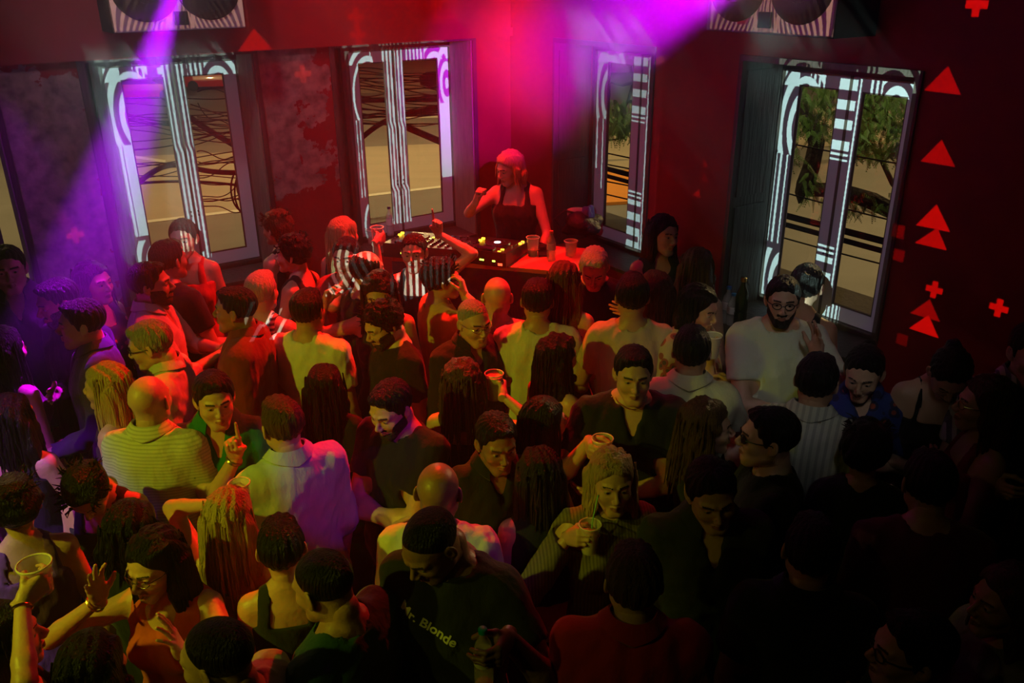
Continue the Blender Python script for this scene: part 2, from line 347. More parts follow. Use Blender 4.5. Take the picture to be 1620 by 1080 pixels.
# ================= ROOM =================
def wallmat(name, red, grey, peel):
    """painted plaster; peel = list of (nx, nz, c, amp) half planes in wall coordinates, min()ed; None = paint only"""
    m = mat(name, red, .62, spec=.35); nt = m.node_tree; b = nt.nodes['Principled BSDF']; tc = N(nt, 'ShaderNodeTexCoord'); v = tc.outputs['Object']
    n1 = N(nt, 'ShaderNodeTexNoise'); n1.inputs['Scale'].default_value = 3.2; n1.inputs['Detail'].default_value = 9; n1.inputs['Roughness'].default_value = .62; nt.links.new(v, n1.inputs['Vector'])
    n2 = N(nt, 'ShaderNodeTexNoise'); n2.inputs['Scale'].default_value = 14; n2.inputs['Detail'].default_value = 8; nt.links.new(v, n2.inputs['Vector'])
    sp = N(nt, 'ShaderNodeSeparateXYZ'); nt.links.new(v, sp.inputs[0])
    r1 = N(nt, 'ShaderNodeMix', data_type='RGBA'); r1.inputs[6].default_value = (*[c*.6 for c in red], 1); r1.inputs[7].default_value = (*[c*1.35 for c in red], 1); nt.links.new(n1.outputs[0], r1.inputs[0])
    g1 = N(nt, 'ShaderNodeValToRGB'); e = g1.color_ramp.elements; e[0].position = .3; e[0].color = (*[c*.35 for c in grey], 1); e[1].position = .62; e[1].color = (*grey, 1); nt.links.new(n2.outputs[0], g1.inputs[0])
    tot = None
    for planes in peel or ():
        d = None
        for nx, nz, c in planes:
            q = mth(nt, 'MULTIPLY_ADD', sp.outputs[0], nx, mth(nt, 'MULTIPLY_ADD', sp.outputs[2], nz, c)); d = q if d is None else mth(nt, 'MINIMUM', d, q)
        tot = d if tot is None else mth(nt, 'MAXIMUM', tot, d)
    if tot is not None:
        f = mth(nt, 'ADD', mth(nt, 'MULTIPLY', tot, 2.2), mth(nt, 'MULTIPLY', mth(nt, 'SUBTRACT', n1.outputs[0], .5), 2.6)); k = mth(nt, 'GREATER_THAN', f, 0)
        mx = N(nt, 'ShaderNodeMix', data_type='RGBA'); nt.links.new(k, mx.inputs[0]); nt.links.new(r1.outputs[2], mx.inputs[6]); nt.links.new(g1.outputs[0], mx.inputs[7]); nt.links.new(mx.outputs[2], b.inputs['Base Color'])
        h = mth(nt, 'ADD', mth(nt, 'MULTIPLY', k, -.6), mth(nt, 'MULTIPLY', n2.outputs[0], .8))
    else:
        nt.links.new(r1.outputs[2], b.inputs['Base Color']); h = mth(nt, 'MULTIPLY', n2.outputs[0], .25)
    bp = N(nt, 'ShaderNodeBump'); bp.inputs['Strength'].default_value = .6; bp.inputs['Distance'].default_value = .02; nt.links.new(h, bp.inputs['Height']); nt.links.new(bp.outputs[0], b.inputs['Normal'])
    return m
q1 = on_wall('L', 527, 140); q2 = on_wall('L', 441, 285)
dx, dz = q1[0]-q2[0], q1[1]-q2[1]; nn = math.hypot(dx, dz); nx, nz = -dz/nn, dx/nn
if nx*1.85+nz*2.5-(nx*q1[0]+nz*q1[1]) < 0: nx, nz = -nx, -nz
M_WL = wallmat('left_wall_plaster', (.30, .018, .022), (.40, .30, .27), [[(nx, nz, -(nx*q1[0]+nz*q1[1])), (0, -1, 2.56), (-1, 0, 2.3), (1, 0, -1.0)], [(1, 0, -2.86), (0, -1, 2.53)], [(-1, 0, 1.62), (1, 0, -1.38), (0, 1, -1.75), (0, -1, 2.02)]])
M_WR = wallmat('right_wall_paint', (.32, .022, .020), (.3, .2, .2), None)
M_FLOOR = mat('floor_wood', (.06, .035, .022), .45, bump=.2, bscale=6, var=.4, vscale=3, stretch=(1, 12, 1))
M_CEIL = mat('ceiling_paint', (.05, .02, .02), .8, bump=.2); M_BACK = mat('dark_wall_paint', (.06, .02, .02), .8, bump=.2)
M_FRAME = mat('window_frame_paint', (.60, .56, .60), .45, bump=.1, bscale=30, var=.08)
M_OUTER = mat('dark_frame_wood', (.09, .065, .05), .5, bump=.3, bscale=8, var=.4, vscale=10, stretch=(6, 6, .6))
M_REVEAL = mat('reveal_plaster', (.33, .27, .2), .7, bump=.5, bscale=10, var=.35, vscale=9, stretch=(3, 3, .7)); M_SHUT = mat('shutter_wood', (.13, .11, .09), .55, bump=.4, bscale=10, var=.35, vscale=12, stretch=(5, 5, .5))
g_ = mat('window_glass', (1, 1, 1), .02); nt = g_.node_tree; b = nt.nodes['Principled BSDF']; nt.nodes.remove(b)
tr = N(nt, 'ShaderNodeBsdfTransparent'); gl = N(nt, 'ShaderNodeBsdfGlossy'); gl.inputs['Roughness'].default_value = .02; fr = N(nt, 'ShaderNodeFresnel'); fr.inputs[0].default_value = 1.45
ms = N(nt, 'ShaderNodeMixShader'); nt.links.new(fr.outputs[0], ms.inputs[0]); nt.links.new(tr.outputs[0], ms.inputs[1]); nt.links.new(gl.outputs[0], ms.inputs[2]); nt.links.new(ms.outputs[0], nt.nodes['Material Output'].inputs[0])
CEIL = 4.35; OT, OB = 2.545, 1.13; WT = -.42
def wall(side, name, opens, end, m):
    mb = MB(wf(side)); x = -.42 if side == 'R' else 0.
    for a, b_ in sorted(opens):
        mb.box(x, a, WT, 0, FZ-.1, CEIL); mb.box(a, b_, WT, 0, FZ-.1, OB-.02); mb.box(a, b_, WT, 0, OT, CEIL); x = b_
    mb.box(x, end, WT, 0, FZ-.1, CEIL)
    return mb.build(name, m, kind='structure', matrix=FL if side == 'L' else FR)
wall('L', 'wall_left', [OPEN[1], OPEN[2], OPEN[0]], 7.4, M_WL); wall('R', 'wall_right', [OPEN[3], OPEN[4]], 7.0, M_WR)
mb = MB(); Lf = LP(7.4, 0, 0); Rf = RP(7.0, 0, 0); back = -2.6
mb = MB(); pts = [LP(0, -.42, 0)[:2], LP(7.8, -.42, 0)[:2], (LP(7.8, -.42, 0)[0], back), (RP(7.4, -.42, 0)[0], back), RP(7.4, -.42, 0)[:2], RP(-.42, -.42, 0)[:2]]
def slab(name, z0, z1, m):
    mb = MB(); n = len(pts); mb._add([(*p, z0) for p in pts]+[(*p, z1) for p in pts], [tuple(range(n-1, -1, -1)), tuple(range(n, 2*n))]+[(i, (i+1) % n, (i+1) % n+n, i+n) for i in range(n)]); return mb.build(name, m, kind='structure')
slab('floor', FZ-.15, FZ, M_FLOOR); slab('ceiling', CEIL, CEIL+.15, M_CEIL)
xl, xr = LP(7.4, 0, 0)[0], RP(7.0, 0, 0)[0]
MB().box(xl-.3, xr+.3, back-.15, back, FZ-.1, CEIL).build('wall_back', M_BACK, kind='structure')
MB().box(xl-.3, xl-.15, back, LP(7.4, 0, 0)[1]+.1, FZ-.1, CEIL).build('wall_side_left', M_BACK, kind='structure')
MB().box(xr+.15, xr+.3, back, RP(7.0, 0, 0)[1]+.1, FZ-.1, CEIL).build('wall_side_right', M_BACK, kind='structure')
# plaster band above the windows, a little proud of the wall
M_BAND = mat('band_paint', (.30, .020, .024), .6, bump=.15, bscale=8, var=.2)
MB(wf('L')).box(1.38, 7.2, 0, .035, 2.56, CEIL).build('trim_1', M_BAND, kind='structure', matrix=FL)
MB(wf('L')).box(0, 1.38, 0, .035, 2.56, CEIL).build('trim_2', M_BAND, kind='structure', matrix=FL)
MB(wf('R')).box(0.04, 7.0, 0, .02, 2.62, CEIL).build('trim_3', M_WR, kind='structure', matrix=FR)
# gentle ramp along both window walls
for sd, e_ in (('L', 7.2), ('R', 6.8)):
    mb = MB(wf(sd)); mb.hexa([(0, 0, FZ), (e_, 0, FZ), (0, 1.6, FZ), (e_, 1.6, FZ), (0, 0, .04), (e_, 0, .04), (0, 1.6, FZ+.002), (e_, 1.6, FZ+.002)]); mb.build('floor_ramp', M_FLOOR, kind='structure', matrix=FL if sd == 'L' else FR)
# windows
WLAB = {}
for k, (sd, lo, hi, p1, p2) in WIN.items():
    F = FL if sd == 'L' else FR; a, b_ = OPEN[k]; g0 = -RD
    w_ = link('window_%d' % (k+1), None, kind='structure'); w_.matrix_world = F
    def B(): return MB(wf(sd))
    def bl(mb, nm, m, **kw): 
        o = mb.build(nm, m, parent=w_, **kw); o.parent = w_; return o
    # white casements in a dark outer frame
    xs = [lo, p1[0], p1[1], p2[0], p2[1], hi]; zb_, zt_ = ZB+.085, ZT-.075; mid = (p1[1]+p2[0])/2
    for (u0, u1, q0, q1_) in ((lo+.004, mid-.002, p1[0], p1[1]), (mid+.002, hi-.004, p2[0], p2[1])):
        c = B(); c.box(u0, q0, g0-.03, g0, ZB+.004, ZT-.004); c.box(q1_, u1, g0-.03, g0, ZB+.004, ZT-.004); c.box(q0, q1_, g0-.03, g0, ZB+.004, zb_); c.box(q0, q1_, g0-.03, g0, zt_, ZT-.004)
        for e in (-.004, -.0): pass
        cs = bl(c, 'casement', M_FRAME, bevel=0)
        bead = B(); r = .008
        bead.box(q0, q0+r, g0-.015, g0-.004, zb_, zt_); bead.box(q1_-r, q1_, g0-.015, g0-.004, zb_, zt_); bead.box(q0, q1_, g0-.015, g0-.004, zb_, zb_+r); bead.box(q0, q1_, g0-.015, g0-.004, zt_-r, zt_)
        bd = bead.build('glazing_bead', M_OUTER, parent=cs)
        gl_ = B(); gl_._add([(q0, g0-.018, zb_), (q1_, g0-.018, zb_), (q1_, g0-.018, zt_), (q0, g0-.018, zt_)], [(0, 1, 2, 3)]); gl_.build('pane', g_, parent=cs)
        if u0 > lo+.01 or True:
            kn = B(); s_ = -1 if u0 > mid-.01 else 1; xx = (u0+.022) if s_ < 0 else (u1-.022)
            for dz in (0, .028): kn.lathe([(.006, 0), (.006, .006), (.003, .008)], (xx, g0, ZB+.36+dz), 10, axis='y')
            kn.build('bolt', M_OUTER, parent=cs)
    o = B(); t = .025
    o.box(lo-t, lo, WT, g0+.02, OB, OT); o.box(hi, hi+t, WT, g0+.02, OB, OT); o.box(lo, hi, WT, g0+.02, ZT, OT); o.box(lo, hi, WT, g0+.02, OB, ZB)
    o.box((p1[1]+p2[0])/2-.008, (p1[1]+p2[0])/2+.008, g0-.002, g0+.004, ZB, ZT)
    bl(o, 'outer_frame', M_OUTER)
    # far jamb splayed from the frame to the wall face, wooden in depth steps
    o = B()
    if b_ > hi+t+.01:
        o.hexa([(hi+t, WT, OB), (b_, WT, OB), (hi+t, g0+.02, OB), (b_, g0+.02, OB), (hi+t, WT, OT), (b_, WT, OT), (hi+t, g0+.02, OT), (b_, g0+.02, OT)])
        o.hexa([(b_-.002, g0, OB), (b_-.001, g0, OB), (b_-.012, -.0, OB), (b_, 0, OB), (b_-.002, g0, OT), (b_-.001, g0, OT), (b_-.012, 0, OT), (b_, 0, OT)])
        o.box(hi+t, min(hi+t+.05, b_), g0+.02, g0+.06, OB, OT)
    o.box(a, b_, g0+.02, .0, OB-.025, OB)
    bl(o, 'splay_jamb', M_OUTER if sd == 'R' or k == 2 else M_SHUT)
    # near reveal: folded shutter leaf / plaster
    o = B(); 
    if sd == 'R':
        o.box(a-.0, a+.012, g0+.03, .03, OB, OT)
        for z0, z1 in ((OB+.05, OB+.62), (OB+.68, OT-.05)): o.box(a+.012, a+.02, g0+.07, -.01, z0, z1)
        bl(o, 'shutter_leaf', M_SHUT)
    else:
        o.box(a, a+.008, g0+.03, -.002, OB, OT); bl(o, 'reveal', M_REVEAL)
    # dark architrave round the opening on the wall face
    o = B(); e = .03
    o.box(a-e, a, 0, .012, OB-.02, OT+e); o.box(b_, b_+e, 0, .012, OB-.02, OT+e); o.box(a, b_, 0, .012, OT, OT+e); bl(o, 'architrave', M_OUTER)
# ================= SPEAKERS =================
M_CAB = mat('speaker_cabinet', (.30, .27, .28), .6, bump=.1); M_CABS = mat('speaker_side', (.03, .02, .025), .6); M_GRILLE = mat('speaker_grille', (.02, .02, .024), .35, metal=.6)
def speaker(sd, label):
    lo, hi = SPK[sd]; F = FL if sd == 'L' else FR
    t = thing('loudspeaker', label, 'speaker'); t.matrix_world = F; f = wf(sd); z0, z1 = 2.71, 3.42
    MB(f).box(lo, hi, .03, .33, z0, z1).build('cabinet', M_CABS, t); MB(f).box(lo+.004, hi-.004, .33, .345, z0+.004, z1-.004).build('front_baffle', M_CAB, t)
    for x in (lo+.185, hi-.185):
        mb = MB(f); R_ = .175
        mb.lathe([(R_, .345), (R_, .352), (R_*.96, .358), (R_*.7, .37), (R_*.35, .376), (.001, .378)], (x, 0, 2.935), 36, axis='y', caps=False)
        wv = mb.build('woofer_grille', M_GRILLE, t, smooth=True)
        mb = MB(f)
        for r in [R_*q for q in (.97, .87, .77, .67, .57, .47, .37, .27, .17, .08)]:
            y = .352+.026*(1-(r/R_)**2)
            pts_ = [(x+r*math.cos(a), y, 2.935+r*math.sin(a)) for a in [2*math.pi*i/36 for i in range(37)]]; mb.tube(pts_, .0022, 4, cap=False)
        for i in range(24):
            a = math.pi*2*i/24; mb.tube([(x+r*math.cos(a), .352+.027*(1-(r/R_)**2), 2.935+r*math.sin(a)) for r in (R_*.08, R_*.5, R_*.97)], .0016, 4)
        mb.build('grille_wires', mat('grille_wire', (.05, .05, .06), .25, metal=.9), wv)
    x = (lo+hi)/2; MB(f).box(x-.036, x+.036, .345, .36, z0+.03, z0+.10).build('tweeter_horn', M_GRILLE, t, bevel=.004)
    MB(f).box(x-.03, x+.03, .0, .03, z0+.1, z1-.1).build('wall_bracket', M_CABS, t); return t
speaker('L', 'loudspeaker with two round woofers above the leftmost full window, crossed by the violet beam')
speaker('R', 'wide loudspeaker cabinet with two round woofers high on the right wall, beside the magenta beam')
# ================= DJ CORNER =================
RISER = .16
rp = [(-1.15, 5.55), (.95, 5.55)]; mb = MB()
a1, a2 = LP(.06, .05, 0), LP(1.6, .05, 0); b1 = RP(1.3, .05, 0)
pp = [(a2[0], a2[1]), (-1.1, 5.35), (.85, 5.35), (b1[0], b1[1]), LP(.05, .05, 0)[:2]]
n = len(pp); mb._add([(*p, FZ) for p in pp]+[(*p, RISER) for p in pp], [tuple(range(n-1, -1, -1)), tuple(range(n, 2*n))]+[(i, (i+1) % n, (i+1) % n+n, i+n) for i in range(n)])
o = mb.build('stage_riser', mat('riser_carpet', (.02, .02, .02), .9, bump=.3)); o['label'] = 'low black stage riser in the corner behind the red-lit DJ table'; o['category'] = 'stage'
TZ = 1.25
A = at_z(620, 406, TZ); Bp = at_z(865, 427, TZ); ex = (Bp-A)[:2]; Lx = np.linalg.norm(ex); ex /= Lx; ey = np.array([-ex[1], ex[0]]); LT = Lx+.20
TM = Matrix(((ex[0], ey[0], 0, A[0]), (ex[1], ey[1], 0, A[1]), (0, 0, 1, TZ), (0, 0, 0, 1)))   # table frame: x along the front edge, y away from camera, z 0 = top
def tloc(px, py, dz=0.):  # pixel -> table coordinates at height dz above the top
    p = at_z(px, py, TZ+dz); q = TM.inverted() @ Vector(p); return q.x, q.y
tab = thing('dj_table', 'long DJ table with a pale cloth top coloured as red-lit, dark drape in front', 'table'); tab.matrix_world = TM
MB().box(0, LT, 0, .52, -.03, 0).build('tabletop', mat('red_tinted_cloth', (.70, .16, .13), .7, bump=.2, bscale=20), tab, bevel=.006)  # red of the lamps is put into the pale cloth's colour
mb = MB(); nd = 60
for i in range(nd):
    x0, x1 = LT*i/nd, LT*(i+1)/nd; y0, y1 = -.012+.012*math.sin(i*1.3), -.012+.012*math.sin((i+1)*1.3)
    mb.hexa([(x0, y0-.004, -1.38), (x1, y1-.004, -1.38), (x0, y0+.002, -1.38), (x1, y1+.002, -1.38), (x0, -.006, -.03), (x1, -.006, -.03), (x0, 0, -.03), (x1, 0, -.03)])
mb.build('front_drape', mat('drape_cloth', (.035, .02, .03), .9, bump=.2), tab)
for x in (.03, LT-.07):
    for y in (.03, .45): MB().box(x, x+.04, y, y+.04, -1.09 if y > .1 else -1.42, -.03).build('leg', M_OUTER, tab)
# decks
M_BLK = mat('black_plastic', (.015, .015, .017), .35); M_BLK2 = mat('dark_metal_panel', (.035, .035, .04), .3, metal=.6); M_SILV = mat('silver_metal', (.55, .55, .56), .3, metal=1)
M_LAMB = mat('amber_led', (.9, .5, .02), .4, emit=(1, .55, .02, 5)); M_LGRN = mat('green_led', (.4, .8, .05), .4, emit=(.55, 1, .08, 4)); M_LWHT = mat('white_led', (.8, .9, 1), .4, emit=(.7, .9, 1, 3)); M_LRED = mat('red_led', (.9, .05, .02), .4, emit=(1, .06, .02, 4))
def place_on_table(t, x, y, rz=0., z=0.): t.matrix_world = TM @ Matrix.Translation((x, y, z)) @ Matrix.Rotation(rz, 4, 'Z')
def player(label, x, y, rz):
    t = thing('media_player', label, 'DJ deck', group=None); W2, D2, Hh = .155, .195, .10
    # operator side is +y (the DJ stands behind the table)
    mb = MB(); mb.hexa([(-W2, -D2, .004), (W2, -D2, .004), (-W2, D2, .004), (W2, D2, .004), (-W2, -D2, Hh), (W2, -D2, Hh), (-W2, D2, Hh*.72), (W2, D2, Hh*.72)])
    bo = mb.build('body', M_BLK, t, bevel=.005)
    top = lambda y_: Hh*.86-.14*Hh*y_/D2+.001
    mb = MB(); mb.lathe([(.088, 0), (.09, .006), (.084, .014), (.05, .016), (.048, .012), (.001, .012)], (0, .02, top(0)-.002), 40, caps=False); jw = mb.build('jog_wheel', M_BLK2, t, smooth=True)
    MB().lathe([(.022, 0), (.022, .002)], (0, .02, top(0)+.010), 20).build('jog_display', M_LWHT, jw)
    mb = MB()
    for i in range(36):
        a = i*math.pi/18; mb.lathe([(.0025, 0), (.002, .002)], (.078*math.cos(a), .02+.078*math.sin(a), top(0)+.011), 6)
    mb.build('rim_dots', M_SILV, jw)
    MB().box(-.075, .06, -D2+.012, -D2+.06, top(-D2)-.002, top(-D2)+.012).build('display', mat('dark_screen', (.01, .012, .015), .1), t, bevel=.002)
    for i in range(5): MB().box(-.145, -.125, -.10+i*.045, -.085+i*.045, top(0)-.004, top(0)+.008).build('button', M_LAMB if i in (3, 4) else M_BLK2, t)
    for i in range(4): MB().box(.125, .143, .08+i*.022, .094+i*.022, top(.1)-.006, top(.1)+.008).build('button', (M_LAMB, M_LRED, M_LAMB, M_BLK2)[i], t)
    for i in range(3): MB().box(.085, .105, -.17+i*.05, -.155+i*.05, top(0)-.002, top(0)+.012).build('button', (M_LAMB, M_LAMB, M_BLK2)[i], t)
    MB().box(.108, .122, -.1, .06, top(0)-.004, top(0)+.002).build('pitch_slot', M_BLK2, t); MB().box(.106, .124, -.03, -.015, top(0), top(0)+.014).build('pitch_fader', M_SILV, t)
    MB().box(-.03, 0, -D2-.002, -D2, Hh*.35, Hh*.45).build('green_lamp', M_LGRN, t); MB().box(.06, .08, -D2-.002, -D2, Hh*.35, Hh*.45).build('green_lamp', M_LGRN, t)
    MB().box(.10, .13, -D2-.003, -D2, Hh*.15, Hh*.3).build('socket', M_LRED, t)
    place_on_table(t, x, y, rz); return t
x, y = tloc(785, 386, .09); player('black deck player with a round jog wheel and lit buttons, right of the mixer', x, y+.0, -.12)
x, y = tloc(655, 378, .09); player('black deck player left of the mixer, under the raised striped hand', x, y+.03, 0)
def mixer(x, y):
    t = thing('dj_mixer', 'black DJ mixer with rows of knobs and faders between two deck players', 'mixer'); W2, D2, Hh = .16, .19, .10
    MB().hexa([(-W2, -D2, .004), (W2, -D2, .004), (-W2, D2, .004), (W2, D2, .004), (-W2, -D2, Hh), (W2, -D2, Hh), (-W2, D2, Hh*.75), (W2, D2, Hh*.75)]).build('body', M_BLK, t, bevel=.004)
    top = lambda yy: Hh*.875-.125*Hh*yy/D2
    for c in range(6):
        for r in range(6):
            xx, yy = -.13+c*.052, -.16+r*.034
            MB().lathe([(.009, 0), (.008, .013), (.0065, .015)], (xx, yy, top(yy)), 10).build('knob', M_SILV if (r == 0 or c == 5) else M_BLK2, t, smooth=True)
    for c in range(5):
        xx = -.12+c*.05; MB().box(xx-.002, xx+.002, .055, .135, top(.1)-.003, top(.1)+.003).build('fader_slot', M_BLK2, t); MB().box(xx-.007, xx+.007, .07+.012*c, .082+.012*c, top(.1), top(.1)+.018).build('fader_cap', M_SILV, t)
    for i in range(4): MB().box(-.15, -.138, -.1+i*.05, -.088+i*.05, top(0), top(0)+.008).build('button', M_LAMB if i % 2 else M_LRED, t)
    MB().box(-.05, .05, .155, .159, top(.157), top(.157)+.003).build('crossfader_slot', M_BLK2, t); place_on_table(t, x, y); return t
x, y = tloc(712, 383, .09); mixer(x, y+.01)
# cables at the front of the decks
for i, (pxs, lab) in enumerate((([(690, 408), (700, 414), (722, 411), (746, 415), (776, 417)], 'thin red-lit cable looping along the table front below the mixer'), ([(776, 417), (800, 415), (812, 400), (822, 394), (838, 396)], 'thin cable running from the deck player towards the cups'))):
    p = []
    for a in pxs: q = tloc(*a); p.append((q[0], q[1], .006+.012*(len(p) % 2)))
    o = MB().tube([TM @ Vector(a) for a in p], .0035, 6).build('audio_cable', M_BLK, smooth=True, label=lab, cat='cable')
M_CUP = mat('clear_plastic', (.9, .85, .85), .12); nt = M_CUP.node_tree; b = nt.nodes['Principled BSDF']; tr = N(nt, 'ShaderNodeBsdfTransparent'); ms = N(nt, 'ShaderNodeMixShader'); ms.inputs[0].default_value = .32; nt.links.new(tr.outputs[0], ms.inputs[1]); nt.links.new(b.outputs[0], ms.inputs[2]); nt.links.new(ms.outputs[0], nt.nodes['Material Output'].inputs[0])
M_BEER = mat('pale_drink', (.65, .35, .12), .2); M_WATER = M_CUP; M_CAPR = mat('orange_cap', (.8, .25, .05), .4); M_CAPB = mat('blue_cap', (.03, .25, .6), .4); M_LABEL = mat('bottle_label', (.75, .7, .7), .6); M_DARKG = mat('dark_bottle_glass', (.02, .035, .015), .1, spec=.8); M_GOLD = mat('gold_foil', (.75, .5, .15), .3, metal=1)
M_REDC = mat('red_plastic_cup', (.75, .03, .03), .35)
CUPN = 0
def cup(label, loc, h=.12, r=.042, fill=.5, tilt=(0, 0), m=None, group=None, cat='cup', straw=False):
    t = thing('plastic_cup', label, cat, group=group); m = m or M_CUP
    MB().lathe([(.001, .002), (r*.72, .002), (r*.74, .0), (r, h), (r*1.07, h), (r*1.07, h-.006), (r*.97, h-.004), (r*.70, .006), (.001, .006)], n=28, caps=False).build('cup_wall', m, t, smooth=True)
    mb = MB(); mb.tube([(r*1.04*math.cos(a), r*1.04*math.sin(a), h) for a in [2*math.pi*i/24 for i in range(25)]], .0028, 6, cap=False); mb.build('rim', mat('cup_rim', (.8, .75, .7), .25), t, smooth=True)
    if fill > 0: MB().lathe([(r*.69, .008), (r*(.70+.26*fill), h*fill), (.001, h*fill)], n=24, caps=False).build('drink', M_BEER, t, smooth=True)
    if straw: MB().tube([(0, .0, .01), (.01, .02, h), (.03, .05, h+.09)], .0028, 6).build('straw', mat('green_straw', (.3, .7, .35), .4), t)
    t.matrix_world = Matrix.Translation([float(c) for c in loc]) @ Matrix.Rotation(tilt[0], 4, 'X') @ Matrix.Rotation(tilt[1], 4, 'Y'); return t
def bottle(label, loc, h=.22, r=.032, body=None, capm=None, lab=True, rz=0, group=None, tilt=(0, 0), neck=.5):
    t = thing('bottle', label, 'bottle', group=group)
    MB().lathe([(.001, 0), (r*.9, 0), (r, .008), (r, h*.30), (r*.93, h*.33), (r, h*.36), (r, h*.62), (r*.8, h*.74), (r*.38, h*.86), (r*.36, h*.94)], n=24, caps=True).build('body', body or M_CUP, t, smooth=True)
    MB().lathe([(r*.46, h*.93), (r*.46, h), (r*.40, h*1.005)], n=18).build('cap', capm or M_CAPR, t, smooth=True)
    if lab: MB().lathe([(r*1.015, h*.38), (r*1.015, h*.60)], n=24, caps=False).build('label', M_LABEL, t, smooth=True)
    t.matrix_world = Matrix.Translation([float(c) for c in loc]) @ Matrix.Rotation(tilt[0], 4, 'X') @ Matrix.Rotation(tilt[1], 4, 'Y'); return t
def on_table(px, py): x, y = tloc(px, py); return TM @ Vector((x, y, .001))
cup('clear plastic cup with pale drink on the red-lit table, right of the decks', on_table(843, 404), .125, .042, .35)
bottle('plastic water bottle with orange cap and pale label on the DJ table', on_table(872, 412), .20, .029)
cup('empty clear cup at the right end of the DJ table, before the bag', on_table(903, 404), .10, .043, .0)
hp = thing('headphones', 'black headphones lying on the DJ table behind the cup', 'headphones')
mb = MB(); mb.tube([(.075*math.cos(a), .06*math.sin(a), .02) for a in [math.pi*i/16 for i in range(17)]], .007, 8); mb.build('headband', M_BLK, hp, smooth=True)
for s in (-1, 1): MB().lathe([(.03, 0), (.036, .01), (.036, .03), (.024, .036)], (s*.075, -.015, 0), 20).build('ear_cup', M_BLK, hp, smooth=True)
x, y = tloc(845, 392); place_on_table(hp, x, y, -.2)
MB().box(-.035, .035, -.06, .06, 0, .009).build('mobile_phone', M_BLK, bevel=.003, label='dark flat phone lying beside the orange-capped bottle', cat='phone', matrix=TM @ Matrix.Translation((*tloc(860, 402), .001)) @ Matrix.Rotation(.3, 4, 'Z'))
# crumpled bag on the right end of the table
bg = thing('backpack', 'crumpled dark backpack with pale and blue cloth spilling out, right end of the table', 'bag')
def blob(seed, rx, ry, rz, amp, n1=22, n2=14, c=(0, 0, 0)):
    r = random.Random(seed); ph = [(r.uniform(-4, 4), r.uniform(-4, 4), r.uniform(-4, 4), r.uniform(0, 6)) for _ in range(6)]; vs = []; fs = []
    for j in range(n2+1):
        th = math.pi*j/n2
        for i in range(n1):
            a = 2*math.pi*i/n1; d = Vector((math.sin(th)*math.cos(a), math.sin(th)*math.sin(a), math.cos(th))); k = 1+amp*sum(math.sin(q[0]*d.x+q[1]*d.y+q[2]*d.z+q[3]) for q in ph)/2
            vs.append((c[0]+rx*d.x*k, c[1]+ry*d.y*k, c[2]+max(rz*d.z*k, -rz*.9)))
    for j in range(n2):
        for i in range(n1): fs.append((j*n1+i, j*n1+(i+1) % n1, (j+1)*n1+(i+1) % n1, (j+1)*n1+i))
    return vs, fs
mb = MB(); mb._add(*blob(3, .15, .10, .085, .22, c=(0, 0, .078))); mb.build('bag_body', mat('bag_nylon', (.03, .025, .03), .5, bump=.5), bg, smooth=True)
mb = MB(); mb._add(*blob(5, .08, .05, .04, .35, c=(-.03, -.02, .15))); mb.build('pale_cloth', mat('pale_cloth', (.6, .55, .55), .8, bump=.4), bg, smooth=True)
mb = MB(); mb._add(*blob(9, .05, .03, .05, .4, c=(.05, .0, .17))); mb.build('blue_cloth', mat('blue_cloth', (.15, .2, .5), .8, bump=.4), bg, smooth=True)
MB().tube([(-.14, -.02, .04), (-.18, -.05, .12), (-.1, -.06, .19), (0, -.03, .16)], .008, 6).build('strap', M_BLK, bg, smooth=True)
p = at_z(918, 372, TZ); bg.location = (p[0], p[1], TZ+.0); bg.rotation_euler = (0, 0, -.3)
# equipment case that carries the bag and another by the right wall
# wooden side shelf before window 3 with bottle and cups
SZ = 1.16; c1 = at_z(640, 336, SZ)
sh = thing('side_shelf', 'narrow dark wooden shelf board under the second window, its corner in front of the glass', 'shelf')
e1 = DL; e2 = DR
mb = MB(); P0 = Vector((float(c1[0]), float(c1[1]), SZ))
def sp_(u, v, z): return (P0.x+DL[0]*u+DR[0]*v, P0.y+DL[1]*u+DR[1]*v, SZ+z)
mb = MB(lambda x, y, z: sp_(x, y, z)); mb.box(0, .55, 0, .42, -.03, 0); mb.build('board', mat('shelf_wood', (.16, .10, .05), .5, bump=.2, var=.3), sh)
for u in (.03, .48):
    for v in (.03, .35): MB(lambda x, y, z: sp_(x, y, z)).box(u, u+.04, v, v+.04, -SZ+RISER, -.03).build('leg', M_OUTER, sh)
p = at_z(618, 372, SZ); bottle('clear water bottle with dark cap on the wooden shelf board', (p[0], p[1], SZ), .22, .028, capm=mat('navy_cap', (.02, .03, .12), .4))
p = at_z(588, 384, SZ); cup('nearly empty clear cup on the shelf board left of the bottle', (p[0], p[1], SZ), .10, .038, .15)

